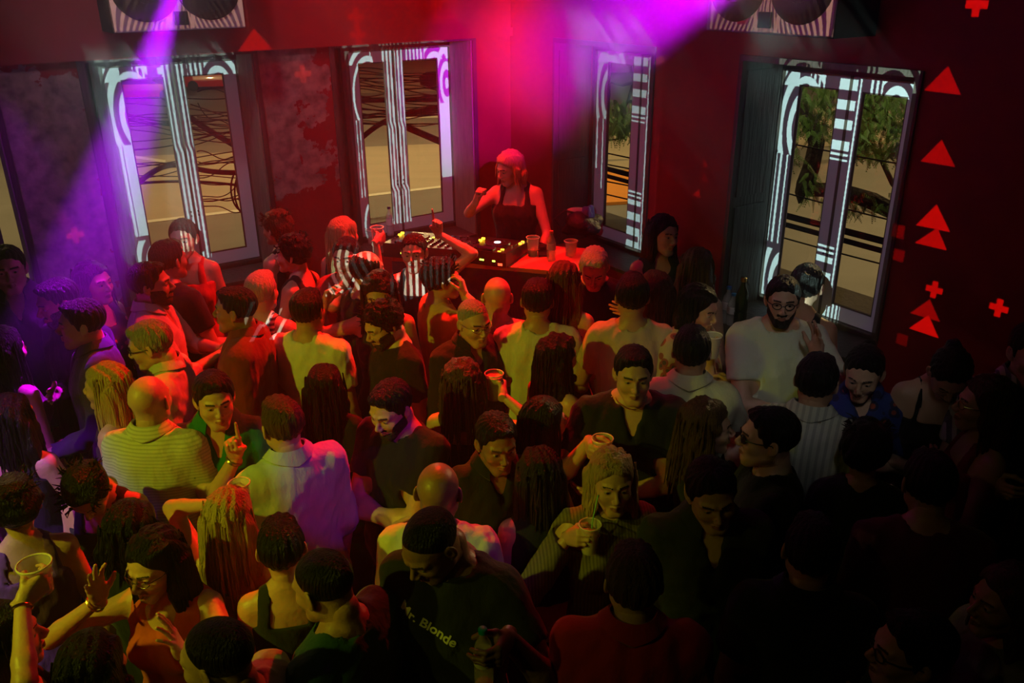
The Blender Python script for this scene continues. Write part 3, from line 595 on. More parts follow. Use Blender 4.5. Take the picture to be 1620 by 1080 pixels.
# bar shelf in front of window 5 with bottles
p = at_z(1225, 470, 1.05)
cs = thing('flight_case', 'black equipment case with leads on top, between the two right windows', 'case'); s0, _ = on_wall('R', 1165, 470, .3)
MB(wf('R')).box(1.72, 2.16, .06, .44, .04, .92).build('case_body', mat('case_laminate', (.02, .02, .022), .5, bump=.1), cs, bevel=.01); cs.matrix_world = FR
mb = MB(wf('R'))
for x_ in (1.72, 2.16):
    for y_ in (.06, .44): mb.box(x_-.012, x_+.012, y_-.012, y_+.012, .04, .93)
mb.box(1.71, 2.17, .05, .45, .60, .625); mb.build('metal_edge', M_SILV, cs)
for x_ in (1.78, 2.1):
    for y_ in (.12, .38): MB(wf('R')).lathe([(.02, 0), (.02, .02), (.02, .042)], (x_, y_, 0), 12).build('foot', M_BLK, cs)
for i in range(3):
    q = [RP(1.75+rnd.random()*.35, .1+rnd.random()*.3, .935+.03*rnd.random()) for _ in range(6)]; 
    MB().tube(q, .006, 6).build('cable_lead', mat('worn_cable', (.25, .2, .1), .4), smooth=True, label=('yellowish coiled lead on the black case by the right wall', 'second lead crossing the top of the black case', 'third lead hanging near the window side of the black case')[i], cat='cable')
ctr = thing('wall_counter', 'narrow dark counter below the rightmost window carrying bottles', 'counter'); ctr.matrix_world = FR
CZ = 1.10
MB(wf('R')).box(2.2, 3.0, .012, .17, CZ-.04, CZ).build('counter_top', M_OUTER, ctr); MB(wf('R')).box(2.22, 2.98, .03, .05, 0, CZ-.04).build('panel', M_BLK, ctr)
for (px_, py_, lab, kw) in ((1216, 452, 'clear water bottle with blue cap on the counter, left of the dark bottle', dict(capm=M_CAPB)), (1224, 470, 'second blue-capped water bottle, nearer the bearded man with glasses', dict(capm=M_CAPB, h=.19)), (1236, 455, 'dark sparkling wine bottle with gold foil neck at the rightmost window', dict(body=M_DARKG, capm=M_GOLD, h=.30, r=.036, lab=False))):
    s_, z_ = on_wall('R', px_, py_, .14); bottle(lab, RP(2.28+.07*(px_-1210)/14, .07+.05*((px_) % 2), CZ), **kw)
# ================= STREET =================
GZ = -4.0
M_ASPH = mat('asphalt', (.20, .19, .175), .85, bump=.3, bscale=3, var=.22, vscale=.8); M_CONC = mat('concrete_lane', (.42, .36, .27), .85, bump=.3, bscale=3, var=.22, vscale=.5, stretch=(.25, 2, 1)); M_PAINT = mat('road_paint', (.75, .72, .6), .7, var=.2, vscale=2); M_ORNG = mat('sodium_tinted_paving', (.80, .30, .04), .8, bump=.2, var=.2, vscale=.6)
MB().box(-80, 80, 8.5, 130, GZ-.2, GZ).build('street', M_ASPH, kind='structure')
def strip(name, p4, h, m, **kw):
    q = [at_z(*p, GZ) for p in p4]; mb = MB(); mb._add([(a[0], a[1], GZ) for a in q]+[(a[0], a[1], GZ+h) for a in q], [(3, 2, 1, 0), (4, 5, 6, 7)]+[(i, (i+1) % 4, (i+1) % 4+4, i+4) for i in range(4)]); return mb.build(name, m, **kw)
strip('road_lane', [(150, 250), (760, 225), (760, 290), (150, 362)], .012, M_CONC, kind='structure')  # concrete lanes; street-lamp brightness of these bands is put into their colour
strip('road_line', [(150, 359), (760, 287), (760, 290), (150, 363)], .02, M_PAINT, kind='structure')
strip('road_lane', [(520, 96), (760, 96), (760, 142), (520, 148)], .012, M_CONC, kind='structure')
strip('road_line', [(640, 183), (730, 182), (730, 185), (640, 187)], .02, M_PAINT, kind='structure')
strip('road_line', [(195, 244), (262, 254), (262, 258), (195, 248)], .02, M_PAINT, kind='structure')
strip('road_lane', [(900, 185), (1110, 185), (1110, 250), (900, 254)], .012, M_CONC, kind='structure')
strip('curb', [(940, 262), (1080, 252), (1080, 268), (940, 276)], .12, M_CONC, kind='structure')
strip('sodium_tinted_paving', [(940, 277), (1080, 262), (1080, 318), (940, 326)], .10, M_ORNG, kind='structure')  # sidewalk slab with the orange sodium light put into its colour
strip('road_line', [(1000, 122), (1120, 140), (1120, 143), (1000, 125)], .02, M_PAINT, kind='structure')
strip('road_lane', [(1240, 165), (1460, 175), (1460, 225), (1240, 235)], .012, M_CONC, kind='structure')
M_CARR = mat('red_car_paint', (.55, .01, .015), .25, coat=.6); M_CARD = mat('dark_car_paint', (.10, .008, .01), .25, coat=.6); M_TYRE = mat('tyre', (.02, .02, .02), .8); M_HLAMP = mat('head_lamp', (1, 1, .9), .3, emit=(1, .95, .8, 12)); M_TLAMP = mat('tail_lamp', (1, .05, .02), .3, emit=(1, .04, .02, 6))
def car(label, px, py, rz, paint):
    t = thing('car', label, 'car'); p = at_z(px, py, GZ); secs = [(-2.1, .35, .75, .80), (-2.0, .28, .95, .86), (-1.3, .26, 1.0, .9), (1.1, .26, 1.0, .9), (1.9, .28, .85, .84), (2.15, .35, .6, .76)]
    vs = []; 
    for x, z0, z1, w_ in secs: vs += [(x, -w_, z0), (x, w_, z0), (x, w_*1.02, (z0+z1)/2), (x, w_*.93, z1), (x, -w_*.93, z1), (x, -w_*1.02, (z0+z1)/2)]
    fs = [tuple(range(5, -1, -1)), tuple(range(30, 36))]+[(j*6+i, j*6+(i+1) % 6, (j+1)*6+(i+1) % 6, (j+1)*6+i) for j in range(5) for i in range(6)]
    MB()._add(vs, fs).build('body_shell', paint, t, bevel=.04, smooth=True)
    vs = []
    for x, z, w_ in ((-1.75, .98, .82), (-1.25, 1.42, .66), (.3, 1.45, .66), (1.05, .98, .80)): vs += [(x, -w_, z), (x, w_, z)]
    vs += [(-1.75, -.82, .95), (-1.75, .82, .95), (1.05, -.8, .95), (1.05, .8, .95)]
    MB()._add(vs, [(0, 1, 3, 2), (4, 5, 7, 6), (2, 3, 5, 4), (0, 2, 4, 6, 10, 8), (1, 3, 5, 7, 11, 9), (8, 9, 11, 10), (0, 1, 9, 8), (6, 7, 11, 10)]).build('cabin_glass', mat('car_glass', (.02, .02, .025), .08), t, bevel=.03)
    MB().box(-1.2, .28, -.64, .64, 1.43, 1.47).build('roof', paint, t, bevel=.02)
    for x in (-1.35, 1.35):
        for y in (-.82, .82):
            w_ = MB().lathe([(.2, -.1), (.32, -.1), (.33, -.06), (.33, .06), (.32, .1), (.2, .1)], (x, y, .33), 24, axis='y').build('wheel', M_TYRE, t, smooth=True); MB().lathe([(.2, -.09), (.19, .105)], (x, y, .33), 20, axis='y').build('hubcap', M_SILV, w_)
    for y in (-.6, .6): MB().box(2.08, 2.17, y-.13, y+.13, .58, .70).build('headlight', M_HLAMP, t); MB().box(-2.14, -2.02, y-.14, y+.14, .66, .78).build('tail_light', M_TLAMP, t)
    t.location = (float(p[0]), float(p[1]), GZ+.012); t.rotation_euler = (0, 0, rz); return t
car('red car seen through the left pane of the leftmost full window', 232, 158, .12, M_CARR); car('red car beyond the wires at the top right pane of the leftmost full window', 345, 141, .12, M_CARR)
car('dark red car at the top of the narrow window right of the DJ', 985, 119, -.1, M_CARD)
# overhead wires outside the left windows
M_WIRE = mat('black_wire', (.012, .012, .012), .95, spec=.05)
def curve_obj(name, paths, r, m, **kw):
    cu = bpy.data.curves.new(name, 'CURVE'); cu.dimensions = '3D'; cu.bevel_depth = r; cu.bevel_resolution = 1; cu.resolution_u = 6; cu.materials.append(m)
    for p in paths:
        s = cu.splines.new('NURBS'); s.points.add(len(p)-1)
        for i, q in enumerate(p): s.points[i].co = (*[float(c) for c in q[:3]], q[3] if len(q) > 3 else 1)
        s.use_endpoint_u = True; s.order_u = 4
    ob = bpy.data.objects.new('tmp', cu); COL.objects.link(ob); me = bpy.data.meshes.new_from_object(ob.evaluated_get(bpy.context.evaluated_depsgraph_get())); me.name = name; bpy.data.objects.remove(ob); bpy.data.curves.remove(cu)
    return link(name, me, **kw)
def wires(seed, x0, x1, y0, y1, n, dist, sag, curly=0):
    r = random.Random(seed); out = []
    for i in range(n):
        ya, yb = r.uniform(y0, y1), r.uniform(y0, y1); yb = ya+(yb-ya)*.6; d0, d1 = r.uniform(*dist), r.uniform(*dist); p = []
        for k in range(9):
            f = k/8; p.append(at_d(x0+(x1-x0)*f+r.uniform(-8, 8)*curly, ya+(yb-ya)*f+sag*r.uniform(.2, 1.0)*4*f*(1-f)+r.uniform(-14, 14)*curly, d0+(d1-d0)*f))
        out.append(p)
    return out
curve_obj('overhead_cables', wires(1, 120, 460, 150, 300, 22, (8.6, 9.6), 6, .35)+wires(2, 306, 480, 130, 330, 14, (8.6, 9.4), 12, .9), .0055, M_WIRE, label='tangle of thin black telephone cables outside the leftmost full window', cat='cables', kind='stuff')
curve_obj('overhead_cables', wires(3, 500, 770, 105, 200, 34, (9.0, 10.4), 6, .35), .006, M_WIRE, label='dense run of black overhead cables outside the second full window', cat='cables', kind='stuff')
r_ = random.Random(4); loops = []
for i in range(7):
    cx_, cy_, a_, b__ = 398+r_.uniform(-6, 8), 300+r_.uniform(-10, 10), r_.uniform(16, 30), r_.uniform(28, 46); loops.append([at_d(cx_+a_*math.cos(q*math.pi/6+i), cy_+b__*math.sin(q*math.pi/6+i), 8.9+.03*i) for q in range(13)])
curve_obj('cable_coil', loops, .009, M_WIRE, label='spare cable wound in a hanging coil at the right edge of the leftmost full window', cat='cable coil')
for pth, r, lab in (([(205, 300, 9), (235, 275, 9), (262, 258, 9), (300, 262, 9), (340, 276, 9), (420, 272, 9)], .026, 'thick bundled cable arching across the leftmost full window'), ([(300, 185, 9.2), (330, 208, 9.2), (365, 225, 9.2), (420, 260, 9.2)], .03, 'thick dark cable bundle sloping down behind the leftmost window right pane'), ([(560, 230, 9.5), (590, 200, 9.5), (625, 182, 9.5), (680, 172, 9.5), (760, 160, 9.5)], .028, 'thick cable bundle arching across the second full window'), ([(636, 198, 9.4), (660, 208, 9.4), (700, 226, 9.4), (760, 250, 9.4)], .038, 'heavy dark cable dropping to the right behind the second window'), ([(200, 292, 9.1), (260, 285, 9.1), (330, 283, 9.1), (420, 300, 9.1)], .014, 'straight medium cable below the arching bundle, leftmost full window'), ([(560, 160, 9.3), (620, 158, 9.3), (700, 160, 9.3), (760, 152, 9.3)], .022, 'level cable bundle across the middle of the second full window')):
    curve_obj('cable_bundle', [[at_d(*q) for q in pth]], r, M_WIRE, label=lab, cat='cable')
q = [at_d(664, 128, 11), at_d(676, 126, 11), at_d(690, 124, 11), at_d(708, 122, 11)]; t = MB().tube(q, [.05, .09, .085, .06], 12).build('splice_box', M_WIRE, smooth=True, label='black ribbed splice enclosure hanging on the cables of the second window', cat='junction box')
# parallel lines and rail outside the right windows
for i, (a, b_, wl) in enumerate((((950, 240), (1060, 262), 'uppermost'), ((950, 258), (1060, 278), 'second from the top'), ((950, 285), (1060, 305), 'third from the top'), ((950, 305), (1060, 330), 'lowest'))):
    curve_obj('wire_line', [[at_d(*a, 8.6), at_d((a[0]+b_[0])/2, (a[1]+b_[1])/2+1, 8.3), at_d(*b_, 8.0)]], .007, M_WIRE, label='%s of the four thin sloping wires in the narrow window' % wl, cat='wire')
for i, (a, b_, wl) in enumerate((((1225, 300), (1425, 352), 'second lowest'), ((1225, 222), (1440, 262), 'upper'), ((1225, 372), (1425, 425), 'lowest'))):
    curve_obj('wire_line', [[at_d(*a, 8.2), at_d((a[0]+b_[0])/2, (a[1]+b_[1])/2+2, 8.0), at_d(*b_, 7.7)]], .007, M_WIRE, label='%s of the thin sloping wires seen in the rightmost window' % wl, cat='wire')
rl = thing('railing', 'dark double rail outside, crossing low behind the two right windows', 'railing'); rl.matrix_world = FR
for z_, r in ((1.475, .022), (1.415, .018)): MB(wf('R')).tube([(-.3, -.95, z_), (5.6, -.95, z_)], r, 8).build('rail', M_WIRE, rl, smooth=True)
for s_ in (-.28, 5.5): MB(wf('R')).box(s_-.02, s_+.02, -.98, -.42, 1.40, 1.44).build('bracket', M_WIRE, rl)
MB(wf('R')).box(-.3, 4.8, -1.1, -.43, .95, 1.05).build('ledge', mat('concrete_ledge', (.16, .13, .1), .9, bump=.3, var=.3), label='grey concrete ledge below the right windows, outside', cat='ledge', matrix=FR)
# tree: trunk in the street, boughs reaching to the right windows, feathery leaves
M_BARK = mat('bark', (.045, .03, .02), .9, bump=1, bscale=25, var=.4); M_LEAF = mat('leaf', (.16, .30, .05), .6, var=.4, vscale=20)
tr_ = thing('tree', 'street tree with thick crooked bough and feathery leaves outside the right windows', 'tree', P3(at_z(1360, 250, GZ)))
base = Vector(tr_.location)
def TL_(px, py, d): return Vector(P3(at_d(px, py, d)))-base
mb = MB()
mb.tube([Vector((0, 0, 0)), Vector((.1, -.2, 3)), TL_(1470, 150, 10.5), TL_(1440, 60, 10.2), TL_(1350, 20, 10)], [.32, .26, .2, .16, .1], 12)
mb.build('trunk', M_BARK, tr_, smooth=True)
for pth, rr in (([(1255, 140), (1268, 175), (1285, 200), (1292, 225), (1284, 262), (1274, 292), (1266, 306), (1266, 322)], [.06, .075, .085, .085, .09, .10, .06, .02]), ([(1268, 300), (1300, 300), (1340, 305), (1380, 318), (1412, 334), (1450, 345)], [.07, .075, .08, .09, .085, .1]), ([(1285, 90), (1270, 120), (1255, 150), (1262, 175)], [.06, .06, .06, .06]), ([(1350, 190), (1375, 225), (1395, 255), (1412, 290), (1450, 330)], [.012, .018, .022, .028, .04]), ([(1345, 60), (1350, 120), (1365, 160), (1355, 200)], [.07, .06, .04, .01]), ([(1003, 100), (1002, 130), (994, 158), (984, 180), (985, 205), (978, 220), (960, 222)], [.02, .018, .016, .014, .012, .01, .008]), ([(1100, 90), (1050, 110), (1003, 130), (985, 135), (965, 130)], [.03, .025, .02, .015, .008])):
    MB().tube([TL_(*a, 9.6) for a in pth], rr, 8).build('bough', M_BARK, tr_, smooth=True)
r_ = random.Random(11); mb = MB()
def spray(cx_, cy_, ang, ln, d):
    o = TL_(cx_, cy_, d); a = Vector(P3(CX))*math.cos(ang)+Vector(P3(CY))*math.sin(ang)+Vector((r_.uniform(-.4, .4), r_.uniform(-.6, .6), 0)); a.normalize(); sd = a.cross(Vector((r_.uniform(-1, 1), -1, r_.uniform(-.5, .5)))).normalized(); nl = 9
    for i in range(nl):
        for s in (-1, 1):
            b0 = o+a*(ln*i/nl)+Vector((0, 0, -.03*(i/nl)**2)); tip = b0+(sd*s*.8+a*.7+Vector((0, 0, -.35)))*(.034*(1.15-i/nl)); wv = a*.0055; mb._add([b0-wv, b0+wv, (b0+tip)/2+wv*1.1, tip, (b0+tip)/2-wv*1.1], [(0, 1, 2, 3, 4)])
for (xa, xb, ya, yb, n_, d) in ((1255, 1345, 125, 215, 210, 9.4), (1345, 1450, 130, 245, 430, 9.2), (1240, 1262, 170, 250, 50, 9.3), (950, 1075, 158, 200, 190, 9.3), (955, 1010, 190, 212, 80, 9.4), (1040, 1062, 150, 215, 90, 9.2), (1370, 1450, 90, 140, 120, 9.8), (1270, 1290, 250, 318, 26, 9.5), (1300, 1420, 305, 335, 50, 9.55)):
    for i in range(n_): spray(r_.uniform(xa, xb), r_.uniform(ya, yb), r_.uniform(-2.6, -.3), r_.uniform(.10, .2), d+r_.uniform(-.4, .4))
f_ = mb.build('foliage', M_LEAF, tr_); f_['kind'] = 'stuff'
MB(lambda x, y, z: (x, y, z)).box(-30, 30, 118, 120, GZ, 14).build('building_facade', mat('far_facade', (.12, .1, .09), .9, bump=.2, var=.4, vscale=.3), label='dim building front on the far side of the street', cat='building')

# ================= FIGURES: implicit surfaces meshed with surface nets =================
class G:
    def __init__(s, lo, hi, h, k=.015):
        s.lo = np.array(lo, np.float32); s.h = h; s.k = k; n = np.maximum(((np.array(hi)-lo)/h).astype(int)+2, 4); s.n = n
        s.x = [(s.lo[i]+h*np.arange(n[i])).astype(np.float32) for i in range(3)]; s.d = np.full(tuple(n), 9., np.float32)
    def win(s, lo, hi):
        r = []
        for i in range(3):
            a = int(max(0, math.floor((lo[i]-s.lo[i])/s.h))); b = int(min(s.n[i], math.ceil((hi[i]-s.lo[i])/s.h)+1)); r.append(slice(a, max(b, a)))
        return tuple(r)
    def pts(s, w): return s.x[0][w[0]][:, None, None], s.x[1][w[1]][None, :, None], s.x[2][w[2]][None, None, :]
    def put(s, w, f, k=None, op='u'):
        k = s.k if k is None else k; d = s.d[w]
        if d.size == 0: return
        if op == 'u':
            if k > 0:
                q = np.clip(k-np.abs(d-f), 0, None)/k; s.d[w] = np.minimum(d, f)-q*q*k*.25
            else: s.d[w] = np.minimum(d, f)
        else:
            g = -f
            if k > 0:
                q = np.clip(k-np.abs(d-g), 0, None)/k; s.d[w] = np.maximum(d, g)+q*q*k*.25
            else: s.d[w] = np.maximum(d, g)
    def cap(s, a, b, ra, rb=None, k=None, op='u', sq=None):
        rb = ra if rb is None else rb; a = np.array(a, float); b = np.array(b, float); m = max(ra, rb)+.05
        w = s.win(np.minimum(a, b)-m, np.maximum(a, b)+m); X, Y, Z = s.pts(w); ab = b-a; L2 = max(ab@ab, 1e-9)
        t = np.clip(((X-a[0])*ab[0]+(Y-a[1])*ab[1]+(Z-a[2])*ab[2])/L2, 0, 1)
        s.put(w, np.sqrt((X-a[0]-t*ab[0])**2+(Y-a[1]-t*ab[1])**2+(Z-a[2]-t*ab[2])**2)-(ra+(rb-ra)*t), k, op)
    def ell(s, c, r, k=None, op='u', R=None):
        m = max(r)+.05; w = s.win(np.array(c)-m, np.array(c)+m); X, Y, Z = s.pts(w); x, y, z = X-c[0], Y-c[1], Z-c[2]
        if R is not None: x, y, z = R[0][0]*x+R[0][1]*y+R[0][2]*z, R[1][0]*x+R[1][1]*y+R[1][2]*z, R[2][0]*x+R[2][1]*y+R[2][2]*z
        q = np.sqrt((x/r[0])**2+(y/r[1])**2+(z/r[2])**2); g = np.sqrt((x/r[0]**2)**2+(y/r[1]**2)**2+(z/r[2]**2)**2)+1e-6
        s.put(w, q*(q-1)/g, k, op)
    def mesh(s):
        d = s.d; n = s.n; ins = d < 0
        for ax in range(3):
            sl = [slice(None)]*3
            for e in (0, -1): sl[ax] = e; ins[tuple(sl)] = False; d[tuple(sl)] = np.maximum(d[tuple(sl)], 1e-4)
        cnt = np.zeros(tuple(n-1), np.int8)
        offs = [(i, j, k) for i in (0, 1) for j in (0, 1) for k in (0, 1)]
        for i, j, k in offs: cnt += ins[i:n[0]-1+i, j:n[1]-1+j, k:n[2]-1+k]
        act = (cnt > 0) & (cnt < 8); I = np.argwhere(act)
        if len(I) == 0: return np.zeros((0, 3)), np.zeros((0, 4), int)
        idm = np.full(tuple(n-1), -1, np.int32); idm[act] = np.arange(len(I)); c = np.stack([d[I[:, 0]+i, I[:, 1]+j, I[:, 2]+k] for i, j, k in offs], 1)
        P = np.zeros((len(I), 3), np.float32); W = np.zeros(len(I), np.float32)
        for a in range(8):
            for b in range(a+1, 8):
                if sum(abs(offs[a][q]-offs[b][q]) for q in range(3)) != 1: continue
                m = (c[:, a] < 0) != (c[:, b] < 0); t = np.where(m, c[:, a]/np.where(m, c[:, a]-c[:, b], 1), 0)
                for q in range(3): P[:, q] += np.where(m, offs[a][q]+t*(offs[b][q]-offs[a][q]), 0)
                W += m
        V = s.lo+s.h*(I+P/W[:, None]); Fs = []
        for ax in range(3):
            u, v = (ax+1) % 3, (ax+2) % 3; sa = [slice(None)]*3; sb = [slice(None)]*3; sa[ax] = slice(0, -1); sb[ax] = slice(1, None)
            A = ins[tuple(sa)]; B = ins[tuple(sb)]
            for flip, m in ((0, A & ~B), (1, ~A & B)):
                e = np.argwhere(m); e = e[(e[:, u] > 0) & (e[:, v] > 0) & (e[:, u] < n[u]-1) & (e[:, v] < n[v]-1)]
                if not len(e): continue
                q = []
                for du, dv in ((1, 1), (0, 1), (0, 0), (1, 0)):
                    t = e.copy(); t[:, u] -= du; t[:, v] -= dv; q.append(idm[t[:, 0], t[:, 1], t[:, 2]])
                q = np.stack(q, 1); Fs.append(q[:, ::-1] if flip else q)
        F = np.concatenate(Fs); return V.astype(np.float32), F[(F >= 0).all(1)]
def wob(X, Y, Z, f, seed, n=5):
    r = random.Random(seed); o = 0
    for i in range(n): a = [r.gauss(0, 1) for _ in range(3)]; o = o+np.sin(f*(a[0]*X+a[1]*Y+a[2]*Z)+r.uniform(0, 6.3))
    return o/n
# ---------- heads (sculpted once per sex; x right, y forward, z up, origin between the ears) ----------
HEADS = {}
def rotz_(a): c, s = math.cos(a), math.sin(a); return ((c, s, 0), (-s, c, 0), (0, 0, 1))
def head(sex, h=.0036):
    key = (sex, h)
    if key in HEADS: return HEADS[key]
    g = G((-.10, -.13, -.19), (.10, .135, .135), h, .02); f = sex == 'f'
    g.ell((0, -.018, .036), (.075, .094, .084), 0); g.ell((0, .018, .0), (.066, .072, .082), .03)
    g.ell((0, .030, -.045), (.050 if f else .058, .056, .066), .03)
    g.cap((-.012, .072, -.098), (.012, .072, -.098), .017 if f else .021, k=.025)
    for s in (-1, 1):
        g.cap((s*(.042 if f else .049), .002, -.060), (s*(.012 if f else .018), .06, -.097), .015 if f else .02, k=.025); g.ell((s*.038, .058, -.026), (.025, .024, .022), .02)
        g.cap((s*.014, .088, .026), (s*.046, .070, .024), .0075 if f else .010, k=.014)
        g.ell((s*.031, .094, .006), (.019, .015, .0125), .012, 's'); g.ell((s*.031, .0755, .006), (.0145, .0125, .0125), 0)
        g.cap((s*.016, .083, .013), (s*.045, .0745, .012), .0042, k=.003)
        g.ell((s*.0815, -.012, -.002), (.0075, .020, .032), .005, R=rotz_(s*.42)); g.ell((s*.086, -.004, .002), (.005, .010, .018), .004, 's'); g.ell((s*.076, -.004, -.03), (.006, .008, .009), .005)
        g.ell((s*.0105, .103, -.031), (.0078, .0095, .007), .008)
    g.cap((0, .086, .014), (0, .113, -.022), .0065, .0095, k=.010); g.ell((0, .1, -.033), (.010, .012, .007), .01)
    g.cap((-.018, .086, -.060), (0, .096, -.057), .0052, .006, k=.005); g.cap((.018, .086, -.060), (0, .096, -.057), .0052, .006, k=.005)
    g.cap((-.015, .086, -.067), (0, .094, -.069), .0055, .0075, k=.005); g.cap((.015, .086, -.067), (0, .094, -.069), .0055, .0075, k=.005)
    g.cap((-.021, .092, -.0632), (.021, .092, -.0632), .0022, k=.004, op='s')
    nr = .046 if f else .056
    g.cap((0, -.03, -.05), (0, -.045, -.19), nr, nr*1.02, k=.03)
    V, F = g.mesh(); c = V[F].mean(1); x, y, z = np.abs(c[:, 0]), c[:, 1], c[:, 2]; mi = np.zeros(len(F), int)
    e = np.sqrt(((x-.031)/.0150)**2+((y-.0755)/.0135)**2+((z-.0045)/.0098)**2) < 1.02; mi[e & (y > .078) & (z < .0105) & (z > -.001)] = 1; mi[e & (y > .083) & (np.hypot(x-.031, z-.005) < .0062)] = 2
    mi[(np.hypot((x)/.021, (z+.0635)/.0095) < 1) & (y > .084)] = 3
    mi[(np.abs(z-(.029-.12*(x-.03)**2/.03)) < (.0026 if f else .004)) & (x > .012) & (x < .050) & (y > .055)] = 4
    brd2 = (z < -.070+.052*np.clip((x-.034)/.03, 0, 1)) & (z > -.128+.35*np.clip(.03-y, 0, 1)) & (y > -.004) & (x < .0735) & (mi == 0) | ((np.abs(z+.047) < .006) & (x < .026) & (y > .07) & (mi == 0))
    HEADS[key] = (V, F, mi, brd2); return HEADS[key]
# ---------- hands (right hand: fingers +z, palm faces +y, thumb on -x) ----------
HANDS = {}
def hand(pose):
    if pose in HANDS: return HANDS[pose]
    B = {'relax': [(15, 25, 15), (22, 30, 18), (28, 34, 20), (34, 36, 22)], 'grip': [(38, 48, 25), (42, 50, 28), (46, 52, 28), (50, 55, 30)], 'fist': [(75, 95, 55)]*4, 'point': [(2, 5, 3), (75, 95, 60), (78, 95, 60), (80, 95, 60)],
         'flat': [(6, 6, 4), (3, 6, 4), (5, 6, 4), (9, 8, 4)], 'pinch': [(45, 45, 25), (40, 35, 20), (30, 30, 20), (22, 25, 18)], 'splay': [(10, 12, 8), (4, 10, 6), (8, 12, 8), (16, 18, 10)]}[pose]
    g = G((-.09, -.035, -.03), (.065, .12, .215), .003, .010)
    mx = [-.0275, -.009, .0095, .0265]; kz = [.088, .092, .087, .079]; ln = [(.042, .024, .020), (.046, .028, .021), (.042, .026, .020), (.033, .020, .018)]; rr = [.0092, .0095, .009, .0078]; sp = {'splay': .16, 'flat': .05, 'relax': .05}.get(pose, .02)
    g.cap((0, 0, -.03), (0, 0, .012), .023, .024, k=.012)
    for i in range(4): g.cap((mx[i]*.55, 0, .012), (mx[i], 0, kz[i]), .016, .0115, k=.014)
    g.cap((-.018, .008, .02), (-.03, .010, .055), .015, .012, k=.014); g.cap((.018, .006, .02), (.024, .006, .05), .013, .011, k=.014)
    for i in range(4):
        p = np.array([mx[i], 0, kz[i]]); a = 0; r = rr[i]; sx = math.sin(sp*(i-1.4))
        for j in range(3):
            a += math.radians(B[i][j]); q = p+ln[i][j]*np.array([sx*math.cos(a), math.sin(a), math.cos(a)]); r2 = r*.86; g.cap(p, q, r, r2, k=.004 if j else .008); p, r = q, r2
    if pose in ('fist', 'point'): T = [(-.020, .006, .022), (-.040, .022, .052), (-.026, .046, .068), (-.004, .052, .070)]
    elif pose in ('grip',): T = [(-.020, .004, .022), (-.044, .018, .048), (-.050, .048, .066), (-.038, .074, .078)]
    elif pose == 'pinch': T = [(-.020, .004, .022), (-.044, .020, .050), (-.044, .046, .076), (-.034, .064, .096)]
    else: T = [(-.020, .004, .022), (-.046, .012, .050), (-.060, .022, .076), (-.068, .028, .100)]
    for j, (ra, rb) in enumerate(((.014, .0115), (.011, .0095), (.0095, .0075))): g.cap(T[j], T[j+1], ra, rb, k=.006)
    HANDS[pose] = g.mesh(); return HANDS[pose]
def ik(S, T, l1, l2, pole):
    S, T, pole = map(lambda v: np.array(v, float), (S, T, pole)); d = T-S; L = np.linalg.norm(d); u = d/max(L, 1e-6)
    if L > (l1+l2)*.985: L = (l1+l2)*.985; T = S+u*L
    if L < abs(l1-l2)+.06: L = abs(l1-l2)+.06; T = S+u*L
    a = (l1*l1-l2*l2+L*L)/(2*L); hh = math.sqrt(max(l1*l1-a*a, 0)); p = pole-u*(pole@u); p /= max(np.linalg.norm(p), 1e-6); return S+u*a+p*hh, T
def rot(ax, a):
    c, s = math.cos(a), math.sin(a); return np.array({'x': ((1, 0, 0), (0, c, -s), (0, s, c)), 'y': ((c, 0, s), (0, 1, 0), (-s, 0, c)), 'z': ((c, -s, 0), (s, c, 0), (0, 0, 1))}[ax])
